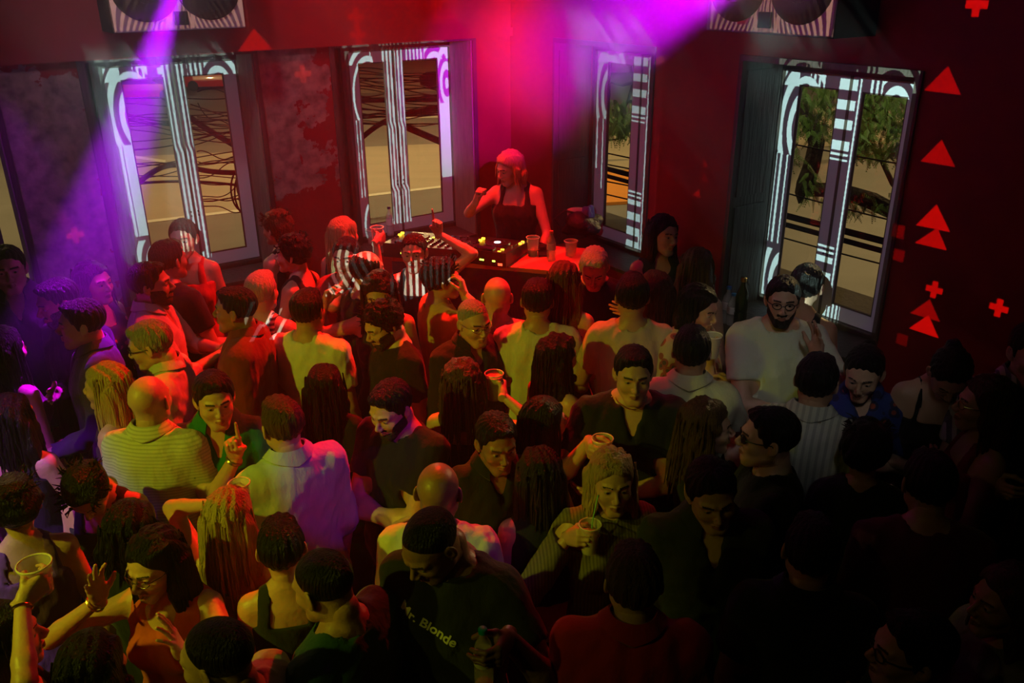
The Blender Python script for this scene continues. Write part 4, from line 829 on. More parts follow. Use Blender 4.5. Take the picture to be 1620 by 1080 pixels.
# arm presets: hand target (x mirrored for the left), pole, palm normal, hand pose, hand direction or None
ARMS = {'relaxup': ((.2, .3, 1.25), (.8, -.2, -1), (-.6, .3, .2), 'splay', (-.1, .2, 1)), 'down': ((.23, .06, .80), (.3, -1, -.2), (-1, .1, 0), 'relax', None), 'cup': ((.15, .30, 1.20), (.5, -.3, -1), (-1, .15, 0), 'grip', (0, 1, .12)), 'cuplow': ((.19, .28, 1.05), (.5, -.5, -1), (-1, .15, 0), 'grip', (0, 1, .1)),
        'phone': ((.08, .28, 1.22), (.6, -.2, -1), (-.2, -1, .3), 'grip', (-.3, .4, .8)), 'up': ((.26, .16, 1.86), (1, .2, 0), (-.3, 1, 0), 'point', (0, .1, 1)), 'pointup': ((.10, .30, 1.42), (.6, -.1, -1), (-.2, 1, .1), 'point', (.05, .1, 1)),
        'chest': ((.03, .20, 1.27), (1, .0, -.5), (-.2, -1, 0), 'flat', (-.9, .2, .25)), 'cross': ((-.10, .19, 1.12), (1, .2, -.6), (0, -1, .3), 'relax', (-1, .1, .1)), 'drink': ((.09, .24, 1.44), (.8, .2, -1), (-.9, .3, 0), 'grip', (-.2, .9, .4)),
        'nose': ((.06, .22, 1.44), (.9, .3, -1), (-.5, -1, 0), 'pinch', (-.3, -.1, 1)), 'reach': ((.22, .52, 1.30), (.6, .1, -1), (0, .2, -1), 'relax', None), 'side': ((.62, .12, 1.28), (.2, -.2, -1), (0, .2, -1), 'relax', None), 'head': ((.13, .06, 1.52), (1, .2, -.4), (-1, 0, 0), 'relax', (-.3, -.4, 1)),
        'fistup': ((.30, .28, 1.36), (1, -.2, -1), (-1, .2, .3), 'fist', (-.25, .1, .9)), 'clasp': ((.03, .32, 1.20), (1, -.2, -.8), (-.8, -.4, .2), 'relax', (-.5, .8, .1)), 'desk': ((.22, .34, 1.02), (.7, -.6, -.6), (0, .1, -1), 'relax', (0, 1, -.3)),
        'back': ((.05, -.17, 1.05), (1, -.5, 0), (0, 1, 0), 'relax', (-1, 0, 0)), 'hip': ((.21, .07, 1.02), (1, -.7, 0), (-1, 0, 0), 'relax', (-.2, .9, -.3)), 'neck': ((.08, .05, 1.47), (1, .6, -.3), (-1, -.4, 0), 'relax', (-.5, -.6, .5))}
MT = [(.44, .135, .10, 0), (.48, .158, .112, 0), (.52, .168, .118, -.003), (.57, .156, .112, .002), (.62, .150, .106, .004), (.68, .162, .112, .004), (.74, .170, .120, .0), (.785, .168, .112, -.006), (.815, .145, .094, -.012), (.84, .10, .072, -.014), (.86, .06, .055, -.012)]
FT = [(.44, .145, .105, 0), (.48, .168, .120, -.004), (.52, .172, .120, -.006), (.57, .146, .100, .002), (.62, .122, .088, .004), (.67, .132, .094, .004), (.73, .146, .106, .008), (.78, .148, .098, 0), (.815, .128, .082, -.008), (.84, .082, .06, -.010), (.86, .05, .045, -.01)]
LEGM = {}
HAIRC = {'black': (.012, .009, .008), 'dark': (.025, .016, .012), 'brown': (.09, .045, .022), 'auburn': (.16, .05, .02), 'blond': (.50, .34, .14), 'grey': (.30, .28, .27), 'white': (.6, .57, .55), 'dyed': (.65, .30, .16), 'bleached': (.55, .45, .3)}
PEOPLE = []
def person(label, px, py, head_dir, sex='m', h=None, hair='short', hc='dark', skin='tan', top='tee', tcol=(.02, .02, .022), tmat=None, bottom=(.02, .02, .03), R='down', L='down', lean=0, pitch=0, yaw=0, tilt=0, beard=None, glasses=None, wide=1., z0=None, hs=1., offs=None, Rt=None, Lt=None, Rp=None, Lp=None, hem=None, seat=None, group=None, extra=None):
    """px,py = where the head centre shows; head_dir = way the body faces (0 away from camera, 90 right, 180 to camera)"""
    n = len(PEOPLE); f = sex == 'f'; h = h or (1.64 if f else 1.75); k = h/1.75; r = random.Random(n*7+3); T = FT if f else MT; res = 1.0
    hip = np.array([0, 0, .52*h]); RL = rot('x', -math.radians(lean)); th = lambda p: hip+RL@(np.array(p, float)-hip)
    wd = wide*k; piv = th((0, -.012, .872*h)); HR = rot('z', -math.radians(yaw))@rot('x', -math.radians(pitch+lean*.35))@rot('y', math.radians(tilt)); hsz = hs*(.97 if not f else .93)
    hloc = piv+HR@np.array([0, .035, .095])*hsz; toH = lambda X, Y, Z: tuple((HR[0][i]*(X-hloc[0])+HR[1][i]*(Y-hloc[1])+HR[2][i]*(Z-hloc[2]))/hsz for i in range(3))
    rz = -math.radians(head_dir); Rz = rot('z', rz); o2 = Rz@hloc
    def stand(z):
        t_ = at_z(px, py, hloc[2]+z); return t_, np.array([t_[0]-o2[0], t_[1]-o2[1], z])
    if z0 is None:       # stand on the floor or on the ramp by the walls
        z_a, z_b = FZ, .04
        for _ in range(30):
            z_m = (z_a+z_b)/2; c_m = min((stand(z_m)[1][:2]-C0)@DR, (stand(z_m)[1][:2]-C0)@DL); gz = FZ+(.04-FZ)*min(max((1.6-c_m)/1.6, 0), 1)
            if gz > z_m: z_a = z_m
            else: z_b = z_m
        z0 = z_m
    tgt, loc = stand(z0); cl_ = min((loc[:2]-C0)@DR, (loc[:2]-C0)@DL)
    if cl_ < .24: print('NEARWALL', label[:40], round(cl_, 2))
    z0 = float(z0)
    dist = np.linalg.norm(tgt-CAMP); fine = dist < 3.6
    # arms
    sh = .152*wd if not f else .134*wd; l1, l2 = .178*h*.97, .150*h; arms = {}
    for sd, sg, spec, ov, hx in (('R', 1, R, Rt, Rp), ('L', -1, L, Lt, Lp)):
        tg, pole, palm, hp, hd = ARMS[spec]; tg = ov if ov is not None else (np.array(tg)*k).tolist()
        if hx is not None:      # the hand is seen at pixel hx: reach for that line of sight
            Sj = loc+Rz@th((sg*sh, -.012, .805*h)); d_ = ray(*hx[:2]); d_ /= np.linalg.norm(d_); t0_ = (Sj-CAMP)@d_; q0 = np.linalg.norm(CAMP+d_*t0_-Sj); rc = (l1+l2)*.92+.07; t0_ -= math.sqrt(max(rc*rc*.62-q0*q0, 0))*(hx[2] if len(hx) > 2 else .6)
            tg = Rz.T@(CAMP+d_*t0_-loc); z_ = np.array(hd if hd is not None else (0, .6, .2))*np.array([sg, 1, 1.]); z_ = z_/np.linalg.norm(z_); tg = (tg-z_*.075*k)*np.array([sg, 1, 1]); ov = tg
        if spec not in ('up',) and lean and ov is None: tg = th(tg).tolist() if spec not in ('down', 'desk') else [tg[0], tg[1]+math.sin(math.radians(lean))*.35, tg[2]]
        m = np.array([sg, 1, 1.]); Sj = th((sg*sh, -.012, .805*h)); E, Wp = ik(Sj, np.array(tg)*m, l1, l2, np.array(pole)*m)
        fd = (Wp-E)/np.linalg.norm(Wp-E); zd = fd if hd is None else np.array(hd)*m; zd = zd/np.linalg.norm(zd)
        if zd@fd < .2: zd = zd+fd*.6; zd /= np.linalg.norm(zd)
        yn = np.array(palm)*m; yn = yn-zd*(yn@zd); yn /= max(np.linalg.norm(yn), 1e-5); xn = np.cross(yn, zd)*1.0
        arms[sd] = (Sj, E, Wp, np.stack([xn, yn, zd], 1), hp, sg)
    bare = top in ('tank', 'strap', 'dress')
    rs = (.047 if f else .058)*k*(.5+.5*wide); re = (.034 if f else .041)*k; rw = (.022 if f else .027)*k
    allp = np.array([q for a in arms.values() for q in a[:3]]+[th((0, 0, .86*h)), hip]); lo = np.minimum(allp.min(0)-.10, (-.26*wd, -.2, 0)); hi = np.maximum(allp.max(0)+.10, (.26*wd, .22, .9*h))
    def torso(g, inf, k_=.0, z0_=None, z1_=None, cutx=None, op='u', fl_=0):
        w = g.win(lo-.05, hi+.05); X, Y, Z = g.pts(w); y, z = Y-hip[1], Z-hip[2]; yy = RL[1][1]*y+RL[2][1]*z; zz = RL[1][2]*y+RL[2][2]*z+hip[2]; zn = zz/h
        zs = np.array([t[0] for t in T]); inf = inf+(fl_*np.clip((.62-zn)/.12, 0, 1) if fl_ else 0); A = np.interp(zn, zs, [t[1] for t in T])*wd+inf; B = np.interp(zn, zs, [t[2] for t in T])*k*(.6+.4*wide)+inf; O = np.interp(zn, zs, [t[3] for t in T])
        ex = 2.35; q = (np.abs(X/A)**ex+np.abs((yy-O)/B)**ex)**(1/ex); d = (q-1)*np.minimum(A, B); 
        d = np.maximum(d, np.maximum((z0_ if z0_ is not None else T[0][0]*h)-zz, zz-(z1_ if z1_ is not None else .855*h)))
        if cutx is not None: d = np.maximum(d, cutx(X, yy, zz))
        g.put(w, d, k_, op)
    def loc_t(g):
        w = g.win(lo-.05, hi+.05); X, Y, Z = g.pts(w); y, z = Y-hip[1], Z-hip[2]; return w, X, RL[1][1]*y+RL[2][1]*z, RL[1][2]*y+RL[2][2]*z+hip[2]
    # --- skin
    g = G(lo, hi, .0125 if not fine else .010, .03)
    torso(g, -.004)
    if f:
        for s in (-1, 1): g.ell(th((s*.066*wd, .088*k, .725*h)), (.055*wd, .050*k, .055*k), .03)
    g.cap(th((0, -.02, .80*h)), piv+np.array([0, -.004, .02]), (.045 if f else .058)*k, (.042 if f else .052)*k, k=.04)
    for s in (-1, 1): g.cap(th((s*.03, -.02, .845*h)), th((s*sh*.95, -.016, .81*h)), (.032 if f else .042)*k, (.036 if f else .048)*k, k=.03)
    for sd in arms:
        Sj, E, Wp, M, hp, sg = arms[sd]; g.cap(Sj, E, rs, re, k=.03); fm = E+(Wp-E)*.25; g.cap(E, fm, re, re*1.02, k=.012); g.cap(fm, Wp, re*1.0, rw, k=.012)
    for s in (-1, 1):
        kn = (s*.095*k, .015, .27*h); an = (s*.10*k, -.02, .05*h); g.cap((s*.085*k, 0, .49*h), kn, .082*k, .052*k, k=.04); g.cap(kn, an, .05*k, .036*k, k=.02)
    V, F = g.mesh(); Vs = [V]; Fs = [F]; Ms = [np.zeros(len(F), int)]; off = len(V)
    hV, hF, hM, brd = head(sex, .0036 if fine else .0046); hM = hM.copy()
    if beard: hM[brd] = 5
    hv = (hV*hsz*np.array([1, 1, 1]))@HR.T+hloc; Vs.append(hv); Fs.append(hF+off); Ms.append(hM); off += len(hv); grips = {}
    for sd in arms:
        Sj, E, Wp, M, hp, sg = arms[sd]; v, q = hand(hp); v = v*np.array([1., 1, 1])*(k*.98 if not f else k*.93)
        if sg < 0: v = v*np.array([-1, 1, 1]); q = q[:, ::-1]; M = np.stack([-np.cross(M[:, 1], M[:, 2])*-1, M[:, 1], M[:, 2]], 1)
        Vs.append(v@M.T+Wp); Fs.append(q+off); Ms.append(np.zeros(len(q), int)); off += len(v); grips[sd] = Wp+M[:, 1]*.048+M[:, 2]*.078
    sk = SKIN[skin]; hm = hairmat('hair_'+hc, HAIRC[hc]) if hc else BROW
    me = mesh_np('body', np.concatenate(Vs), np.concatenate(Fs), [sk, EYEW, IRIS, LIPS, BROW, GREYBEARD if beard == 'grey' else BEARD], np.concatenate(Ms))
    t = thing('person', label, 'person', tuple(float(v) for v in loc), rz, group); link('body', me, t)
    # --- hair
    if hair != 'bald':
        L_ = {'long': .40, 'longcurly': .36, 'bob': .13, 'shoulder': .24}.get(hair, 0); hl = hloc
        g = G(hl-np.array([.19, .20, .17+L_]), hl+np.array([.19, .16, .19]), (.0058 if fine else .0072) if hair not in ('buzz',) else .005, .02)
        w = tuple(slice(0, m) for m in g.n); X, Y, Z = g.pts(w); x, y, z = toH(X, Y, Z); x, y, z = np.broadcast_arrays(x, y, z)
        th_ = {'buzz': .003, 'short': .011, 'crop': .008, 'curly': .022, 'balding': .007, 'long': .015, 'longcurly': .024, 'bob': .016, 'shoulder': .015, 'bun': .009, 'ponytail': .009, 'afro': .05, 'quiff': .013, 'spiky': .014}[hair]
        e = lambda c, rr: (lambda q, gg: q*(q-1)/gg)(np.sqrt(((x-c[0])/rr[0])**2+((y-c[1])/rr[1])**2+((z-c[2])/rr[2])**2), np.sqrt(((x-c[0])/rr[0]**2)**2+((y-c[1])/rr[1]**2)**2+((z-c[2])/rr[2]**2)**2)+1e-6)
        d = e((0, -.018, .036), (.075+th_, .094+th_, .084+th_)); d = np.minimum(d, e((0, .012, .012), (.067+th_, .073+th_*.6, .082+th_)))
        if hair in ('short', 'quiff', 'spiky', 'crop'): d = np.minimum(d, e((0, .02, .088), (.062, .068, .036 if hair != 'quiff' else .048)))
        long_ = hair in ('long', 'longcurly', 'bob', 'shoulder')
        fringe = .034 if hair in ('bob',) else .028
        cut = (y-.62*z)-(.022 if not long_ else .026); cut = np.minimum(cut, .062-z) if False else cut
        sm = lambda a, b, k_: (lambda q: np.maximum(a, b)+q*q*k_*.25)(np.clip(k_-np.abs(a-b), 0, None)/k_); kk = .014 if not long_ else .008; d = sm(d, cut, kk)
        if not long_: d = sm(d, -.068-z+.046*np.clip((y+.06)/.05, 0, 1), .012); d = np.where((y > -.03) & (y < .012) & (np.abs(x) > .06) & (z < .0) & (z > -.03), np.maximum(d, -.001*0+d), d)
        if hair == 'balding': d = np.maximum(d, -(np.sqrt(x**2+(y-.015)**2+(z-.125)**2)-.088))
        if hair == 'buzz': d = np.maximum(d, -(.0+z+.05))
        if hair == 'bun':
            q = np.sqrt((x)**2+((y+.105)*1.1)**2+(z-.075)**2)-.034; d = np.minimum(d, q)
        if hair == 'ponytail': 
            for a_, b_, r0 in (((0, -.10, .05), (0, -.15, .0), .022), ((0, -.15, .0), (0, -.145, -.16), .024)):
                ab = np.array(b_)-a_; tt = np.clip(((x-a_[0])*ab[0]+(y-a_[1])*ab[1]+(z-a_[2])*ab[2])/(ab@ab), 0, 1); d = np.minimum(d, np.sqrt((x-a_[0]-tt*ab[0])**2+(y-a_[1]-tt*ab[1])**2+(z-a_[2]-tt*ab[2])**2)-r0*(1-.4*tt))
        g.d[...] = d; hw = lambda p: hl+HR@np.array(p)*hsz
        if long_:
            dn = np.array([0, 0, -L_]); bk = .045 if hair != 'bob' else .03
            for i, xx in enumerate((-.062, -.03, .0, .03, .062)):
                a_ = hw((xx, -.075+abs(xx)*.4, .0)); b_ = a_+dn*(.9+.1*r.random())+np.array([xx*.5+r.uniform(-.02, .02), -.02, 0]); g.cap(a_, (a_+b_)/2, bk, .038, k=.02); g.cap((a_+b_)/2, b_, .038, .018, k=.02)
            for s in (-1, 1):
                a_ = hw((s*.064, -.012, .03)); b_ = a_+dn*.55+np.array([s*.028, .015, 0]); g.cap(a_, a_+dn*.3+np.array([s*.012, .01, 0]), .024, .028, k=.015); g.cap(a_+dn*.3+np.array([s*.012, .01, 0]), b_, .028, .014, k=.015)
        # strand relief: locks run from crown down
        az = np.arctan2(x, -(y-.0)); 
        if hair in ('curly', 'longcurly', 'afro'): g.d += .011*wob(x, y, z, 60, n)+.008*wob(x, y, z, 115, n+50)
        elif hair == 'spiky': g.d += .007*wob(x, y, z, 70, n)
        elif hair == 'buzz': pass
        elif long_: g.d += .0045*np.sin(x*150+3*wob(x, y, z, 9, n)+az*4)+.004*wob(x*3, y*3, z*.4, 30, n)
        else: g.d += .003*np.sin(az*17+x*60+4*wob(x, y, z, 16, n))+.002*wob(x, y, z, 60, n)
        V, F = g.mesh(); link('hair', mesh_np('hair', V, F, [hm]), t)
        if hair in ('long', 'longcurly', 'shoulder', 'bob', 'curly', 'spiky') and dist < 8:      # loose outer locks
            cnt = 70 if long_ else 90; mb_v = []; mb = MB()
            for i in range(cnt):
                a0 = r.uniform(-2.5, 2.5); u0 = np.array([math.sin(a0)*(.076+th_), -math.cos(a0)*(.095+th_)-.018, .036+r.uniform(-.03, .05)])
                if long_:
                    if abs(a0) > 1.9: continue
                    st_ = hw(u0*np.array([1, 1, 1])); ln_ = L_*r.uniform(.5, .95)+.05; sw = np.array([math.sin(a0)*.02, -math.cos(a0)*.03, 0]); p_ = [st_+sw*q+np.array([r.uniform(-.006, .006), r.uniform(-.006, .006), -ln_*q]) for q in (0, .25, .5, .75, 1)]
                    mb.tube(p_, [.003, .006, .006, .005, .001], 5)
                else:
                    u1 = np.array([math.sin(a0)*math.cos(.6)*.09, -math.cos(a0)*.11-.0, .05+r.uniform(-.02, .08)]); dr = u1/np.linalg.norm(u1); st_ = hw(u1*.9); mb.tube([st_, st_+HR@(dr*.02+np.array([r.uniform(-.01, .01)]*3)), st_+HR@(dr*.034+np.array([r.uniform(-.018, .018), r.uniform(-.018, .018), r.uniform(-.02, .005)]))], [.005, .004, .001], 5)
            mb.build('hair_locks', hm, t, smooth=True)
    # --- top
    tm = tmat or clothmat('cloth_%02d%02d%02d' % tuple(int(c*99) for c in tcol), tcol); sl = {'tee': .62, 'polo': .60, 'shirt': 1.82, 'rolled': 1.3, 'jacket': 1.86, 'sweater': 1.84, 'short_shirt': .72}.get(top, None)
    loose = {'tee': .014, 'polo': .015, 'shirt': .017, 'rolled': .017, 'jacket': .024, 'sweater': .018, 'tank': .009, 'strap': .009, 'dress': .012, 'short_shirt': .018, 'sleeveless': .011, 'crop': .008}[top]
    g = G(lo-.02, hi+.03, .0105 if not fine else .0085, .025); zt = {'tank': .775*h, 'strap': .765*h, 'dress': .77*h}.get(top, .846*h); hm_ = hem if hem is not None else (.445 if top not in ('shirt', 'crop') else .455)
    if top == 'crop' : hm_ = .63
    torso(g, loose, z0_=hm_*h, z1_=zt, fl_=.014)
    if f:
        for s in (-1, 1): g.ell(th((s*.066*wd, .088*k, .725*h)), (.055*wd+loose, .050*k+loose*.8, .055*k+loose), .03)
        w, X, yy, zz = loc_t(g); g.put(w, np.broadcast_to(zt-.0-zz, g.d[w].shape)*-1*-1, 0, 's') if bare else None
    if bare:
        w, X, yy, zz = loc_t(g); zs = np.array([q[0] for q in T]); A = np.interp(zz/h, zs, [q[1] for q in T])*wd; 
        g2 = G(lo-.02, hi+.03, g.h, .0); torso(g2, .008, z1_=.84*h); Xb = np.broadcast_to(np.abs(X), g2.d[w].shape); wdt = {'tank': .021, 'strap': .0085, 'dress': .018}[top]
        for s in (-1, 1): g2.cap(th((s*.03, -.02, .845*h)), th((s*sh*.95, -.016, .81*h)), (.032 if f else .042)*k+.007, (.036 if f else .048)*k+.007, k=.02)
        st_ = np.maximum(g2.d[w], np.abs(Xb-.078*wd-(.84*h-zz)*.12)-wdt); st_ = np.maximum(st_, .74*h-zz); g.put(w, st_, 0)
    elif top in ('sleeveless', 'crop'):
        for s in (-1, 1): g.cap(th((s*.03, -.02, .845*h)), th((s*sh*.72, -.016, .82*h)), (.036 if f else .046)*k+loose*.6, (.036)*k+loose*.6, k=.03)
    else:
        for s in (-1, 1): g.cap(th((s*.03, -.02, .845*h)), th((s*sh*.95, -.016, .81*h)), (.032 if f else .042)*k+loose*.7, (.036 if f else .048)*k+loose, k=.03)
        for sd in arms:
            Sj, E, Wp, M, hp, sg = arms[sd]
            if sl <= 1: e_ = Sj+(E-Sj)*sl; g.cap(Sj, e_, rs+loose, rs+(re-rs)*sl+loose*1.35, k=.03); u_ = (E-Sj)/np.linalg.norm(E-Sj)
            else: e_ = E+(Wp-E)*(sl-1); g.cap(Sj, E, rs+loose, re+loose*1.1, k=.03); g.cap(E, e_, re+loose*1.1, re+(rw-re)*(sl-1)+loose*.8, k=.02); u_ = (Wp-E)/np.linalg.norm(Wp-E)
            # clean cuff: cut the rounded end with a plane
            w = g.win(e_-.11, e_+.11); X, Y, Z = g.pts(w); pl_ = (X-e_[0])*u_[0]+(Y-e_[1])*u_[1]+(Z-e_[2])*u_[2]; rad = np.sqrt(np.clip((X-e_[0])**2+(Y-e_[1])**2+(Z-e_[2])**2, 0, None))
            g.d[w] = np.where(rad < .09, np.maximum(g.d[w], pl_-.004), g.d[w])
    # neckline
    if not bare:
        nr = {'tee': .074, 'sweater': .066}.get(top, .070)*k*(.88 if f else 1); c1_ = th((0, -.012, .80*h)); c2_ = th((0, .0, .90*h)); g.cap(c1_+np.array([0, 0, .03]), c2_, nr, nr*1.1, k=.004, op='s')
        if top in ('polo', 'shirt', 'rolled', 'short_shirt', 'jacket'): g.cap(th((0, .13*k, .775*h)), th((0, .06*k, .86*h)), .012, .050, k=.01, op='s')
        if extra == 'v': g.cap(th((0, .13*k, .775*h)), th((0, .06*k, .86*h)), .012, .058, k=.01, op='s')
    if f and top in ('sleeveless', 'crop', 'dress', 'tank', 'strap'): g.ell(th((0, .12*k, .83*h)), (.072*wd, .10*k, .085*k), .01, 's')
    w = g.win(lo-.05, hi+.05); X, Y, Z = g.pts(w); fa = .0085 if top not in ('tank', 'strap', 'crop') else .002
    g.d[w] += fa*wob(X*1.3, Y*1.3, Z*.45, 30, n+9)+fa*.6*wob(X*1.1, Y*1.1, Z*.6, 62, n+5, 4)
    V, F = g.mesh(); nm = {'tee': 't_shirt', 'polo': 'polo_shirt', 'shirt': 'shirt', 'rolled': 'shirt', 'jacket': 'jacket', 'sweater': 'sweater', 'tank': 'tank_top', 'strap': 'strap_top', 'dress': 'dress_top', 'short_shirt': 'shirt', 'sleeveless': 'sleeveless_top', 'crop': 'crop_top'}[top]
    tp = link(nm, mesh_np(nm, V, F, [tm]), t)
    if top in ('polo', 'shirt', 'rolled', 'short_shirt', 'jacket'):
        mb = MB(); vs = []; m_ = 25; r0 = .066*k*(.86 if f else 1)
        for j, (rr_, zz_, dy) in enumerate(((r0*.98, .062, 0), (r0*1.06, .067, .0), (r0*1.50, .030, .006), (r0*1.42, .022, .006))):
            for i in range(m_):
                a = math.radians(-62+304*i/(m_-1))+math.pi*.5*0; ang = math.radians(90+28+304*i/(m_-1)); fr_ = max(0, math.cos(ang-math.pi/2)); vs.append(th((rr_*math.cos(ang)*1.05, rr_*math.sin(ang)-.012+dy, .846*h+(zz_ if j < 2 else zz_-.026+.03*abs(math.cos(ang)))-.028*fr_-(.012*fr_ if j > 1 else 0))))
        fs = [(j*m_+i, j*m_+i+1, ((j+1) % 4)*m_+i+1, ((j+1) % 4)*m_+i) for j in range(4) for i in range(m_-1)]+[(0, m_, 2*m_, 3*m_), (4*m_-1, 3*m_-1, 2*m_-1, m_-1)]
        mb._add(vs, fs); mb.build('collar', tm, tp, smooth=True)
    # --- bottom
    g = G((-.27*wd, -.26, .02), (.27*wd, .26, .60*h), .015, .03); bm_ = clothmat('cloth_%02d%02d%02d' % tuple(int(c*99) for c in bottom), bottom)
    lo_, hi_ = lo, hi; torso(g, .006, z0_=.44*h, z1_=(.565 if top != 'crop' else .545)*h)
    for s in (-1, 1):
        kn = (s*.095*k, .015, .27*h); an = (s*.10*k, -.02, .055*h); g.cap((s*.085*k, 0, .49*h), kn, .092*k, .066*k, k=.035); g.cap(kn, an, .066*k, .052*k, k=.02)
    V, F = g.mesh(); link('trousers', mesh_np('trousers', V, F, [bm_]), t)
    for s in (-1, 1):
        mb = MB(); sx = s*.10*k; ring = [(-.09, .028, .045), (-.06, .036, .07), (0, .036, .085), (.06, .040, .065), (.12, .044, .045), (.17, .036, .032), (.19, .012, .02)]; vs = []
        for y_, w_, z_ in ring: vs += [(sx-w_, y_, 0), (sx+w_, y_, 0), (sx+w_*1.02, y_, z_*.5), (sx+w_*.6, y_, z_), (sx-w_*.6, y_, z_), (sx-w_*1.02, y_, z_*.5)]
        mb._add(vs, [tuple(range(5, -1, -1)), tuple(range(36, 42))]+[(j*6+i, j*6+(i+1) % 6, (j+1)*6+(i+1) % 6, (j+1)*6+i) for j in range(6) for i in range(6)]); mb.build('shoe', M_BLK, t, smooth=True)
    W_ = lambda p: Vector(P3(HR@(np.array(p)*hsz)+hloc))
    if glasses:
        mb = MB(); gm = {'dark': mat('sunglass_frame', (.01, .01, .012), .2), 'clear': mat('metal_frame', (.6, .58, .5), .2, metal=1), 'black': M_BLK}[glasses]
        for s in (-1, 1):
            ci = [(s*.031+.022*math.cos(a), .099-.012*abs(math.cos(a))*(s*math.cos(a) > 0), .004+.016*math.sin(a)) for a in [2*math.pi*i/16 for i in range(17)]]; mb.tube([W_(c) for c in ci], .0022 if glasses != 'clear' else .0016, 6, cap=False)
            mb.tube([W_((s*.053, .09, .008)), W_((s*.076, .05, .010)), W_((s*.082, -.005, .008)), W_((s*.080, -.02, -.01))], .0022 if glasses != 'clear' else .0015, 6)
        mb.tube([W_((-.010, .102, .006)), W_((.010, .102, .006))], .002, 6); go = mb.build('glasses', gm, t, smooth=True)
        if glasses == 'dark':
            for s in (-1, 1):
                vs = [W_((s*.031, .1, .004))]+[W_((s*.031+.022*math.cos(a), .098-.012*abs(math.cos(a))*(s*math.cos(a) > 0), .004+.016*math.sin(a))) for a in [2*math.pi*i/16 for i in range(16)]]; MB()._add(vs, [(0, 1+i, 1+(i+1) % 16) for i in range(16)]).build('lens', M_BLK, go)
    o = dict(t=t, loc=loc, Rz=Rz, grips=grips, th=th, h=h, arms=arms, k=k, W=W_, head=hloc, dist=dist, px=px, py=py); PEOPLE.append(o); return o
def gripw(o, sd): return o['loc']+o['Rz']@o['grips'][sd]
def give_cup(o, sd, label, h=.115, r=.038, fill=.5, m=None, straw=False, up=.0, cat='cup'): p = gripw(o, sd); return cup(label, (p[0], p[1], p[2]-h*.5+up), h, r, fill, m=m, straw=straw)

# ================= THE CROWD =================
WH = (.62, .60, .56); BK = (.014, .014, .016); NV = (.02, .025, .05)
TS = clothmat('white_tee', (.66, .64, .58))
# --- along the back, by the windows and the DJ table
dj = person('DJ woman with short red-lit bob and black strap dress behind the decks, fist raised', 806, 266, 190, 'f', h=1.71, hair='bob', hc='dyed', skin='light', top='dress', z0=.16, R='fistup', L='desk', yaw=42, pitch=18, wide=1.10, Rp=(757, 302, 1.0))
person('woman with short dark hair and red top, framed in the leftmost full window', 290, 378, 176, 'f', h=1.70, hair='short', hc='black', skin='light', top='dress', tcol=(.6, .03, .04), R='down', L='down')
person('man in black t-shirt, back of his dark head against the leftmost window sill', 268, 412, 28, hair='short', hc='black', top='tee', h=1.70, R='cuplow')
person('bearded man in open white shirt facing right, hands clasped, below the leftmost full window', 240, 450, 78, hair='short', hc='black', beard=1, top='rolled', tcol=(.55, .5, .47), R='clasp', L='clasp')
person('man in dark collared shirt at the left edge, beside the violet-lit window', 14, 426, 152, hair='short', hc='dark', skin='light', top='shirt', tcol=(.05, .04, .07), h=1.84, wide=1.1)
person('short-bearded man with dark crop glancing down behind the violet beam, left edge group', 92, 478, 205, hair='crop', hc='black', beard=1, skin='tan', top='tee', tcol=BK, pitch=12, yaw=20)
person('woman with dark hair and pink-patched dark top facing right inside the violet beam', 150, 448, 112, 'f', hair='shoulder', hc='black', skin='light', top='sleeveless', tmat=floralmat('pink_flower_cloth', (.03, .02, .05), (.7, .12, .25), (.05, .02, .08)), R='cuplow', h=1.68)
person('older man in violet light facing left, hand lifted to his chest', 128, 512, -115, hair='short', hc='dark', skin='light', top='shirt', tcol=(.08, .05, .12), R='chest', L='cuplow')
person('woman with long blond-tipped hair in profile to the left, arm bare', 168, 612, -88, 'f', hair='long', hc='blond', skin='light', top='tank', tcol=(.05, .02, .05), R='cup')
person('grey-haired man with black glasses and pale short-sleeved shirt looking down left', 238, 546, -98, hair='short', hc='grey', skin='light', top='short_shirt', tcol=(.50, .52, .40), glasses='black', pitch=14, R='cuplow')
p11 = person('bald man seen from behind in a pale yellow pinstriped shirt', 238, 634, 6, hair='bald', skin='light', top='shirt', tmat=clothmat('pinstripe_cloth', (.62, .60, .50), stripe=(420, 2, (.45, .44, .36), .3)), R='cuplow', L='down', wide=1.05)
p12 = person('grinning man in green polo raising one finger in front of his mouth', 340, 632, 168, hair='quiff', hc='black', skin='light', top='polo', tcol=(.01, .17, .045), R='pointup', L='cup', pitch=6, yaw=-14, h=1.74, Lp=(398, 782), Rp=(368, 700))
p13 = person('man with short grey-brown hair in pale shirt half lit green and violet, back turned', 446, 672, -38, hair='crop', hc='brown', skin='light', top='rolled', tcol=(.52, .60, .55), R='down', L='cup', wide=1.08)
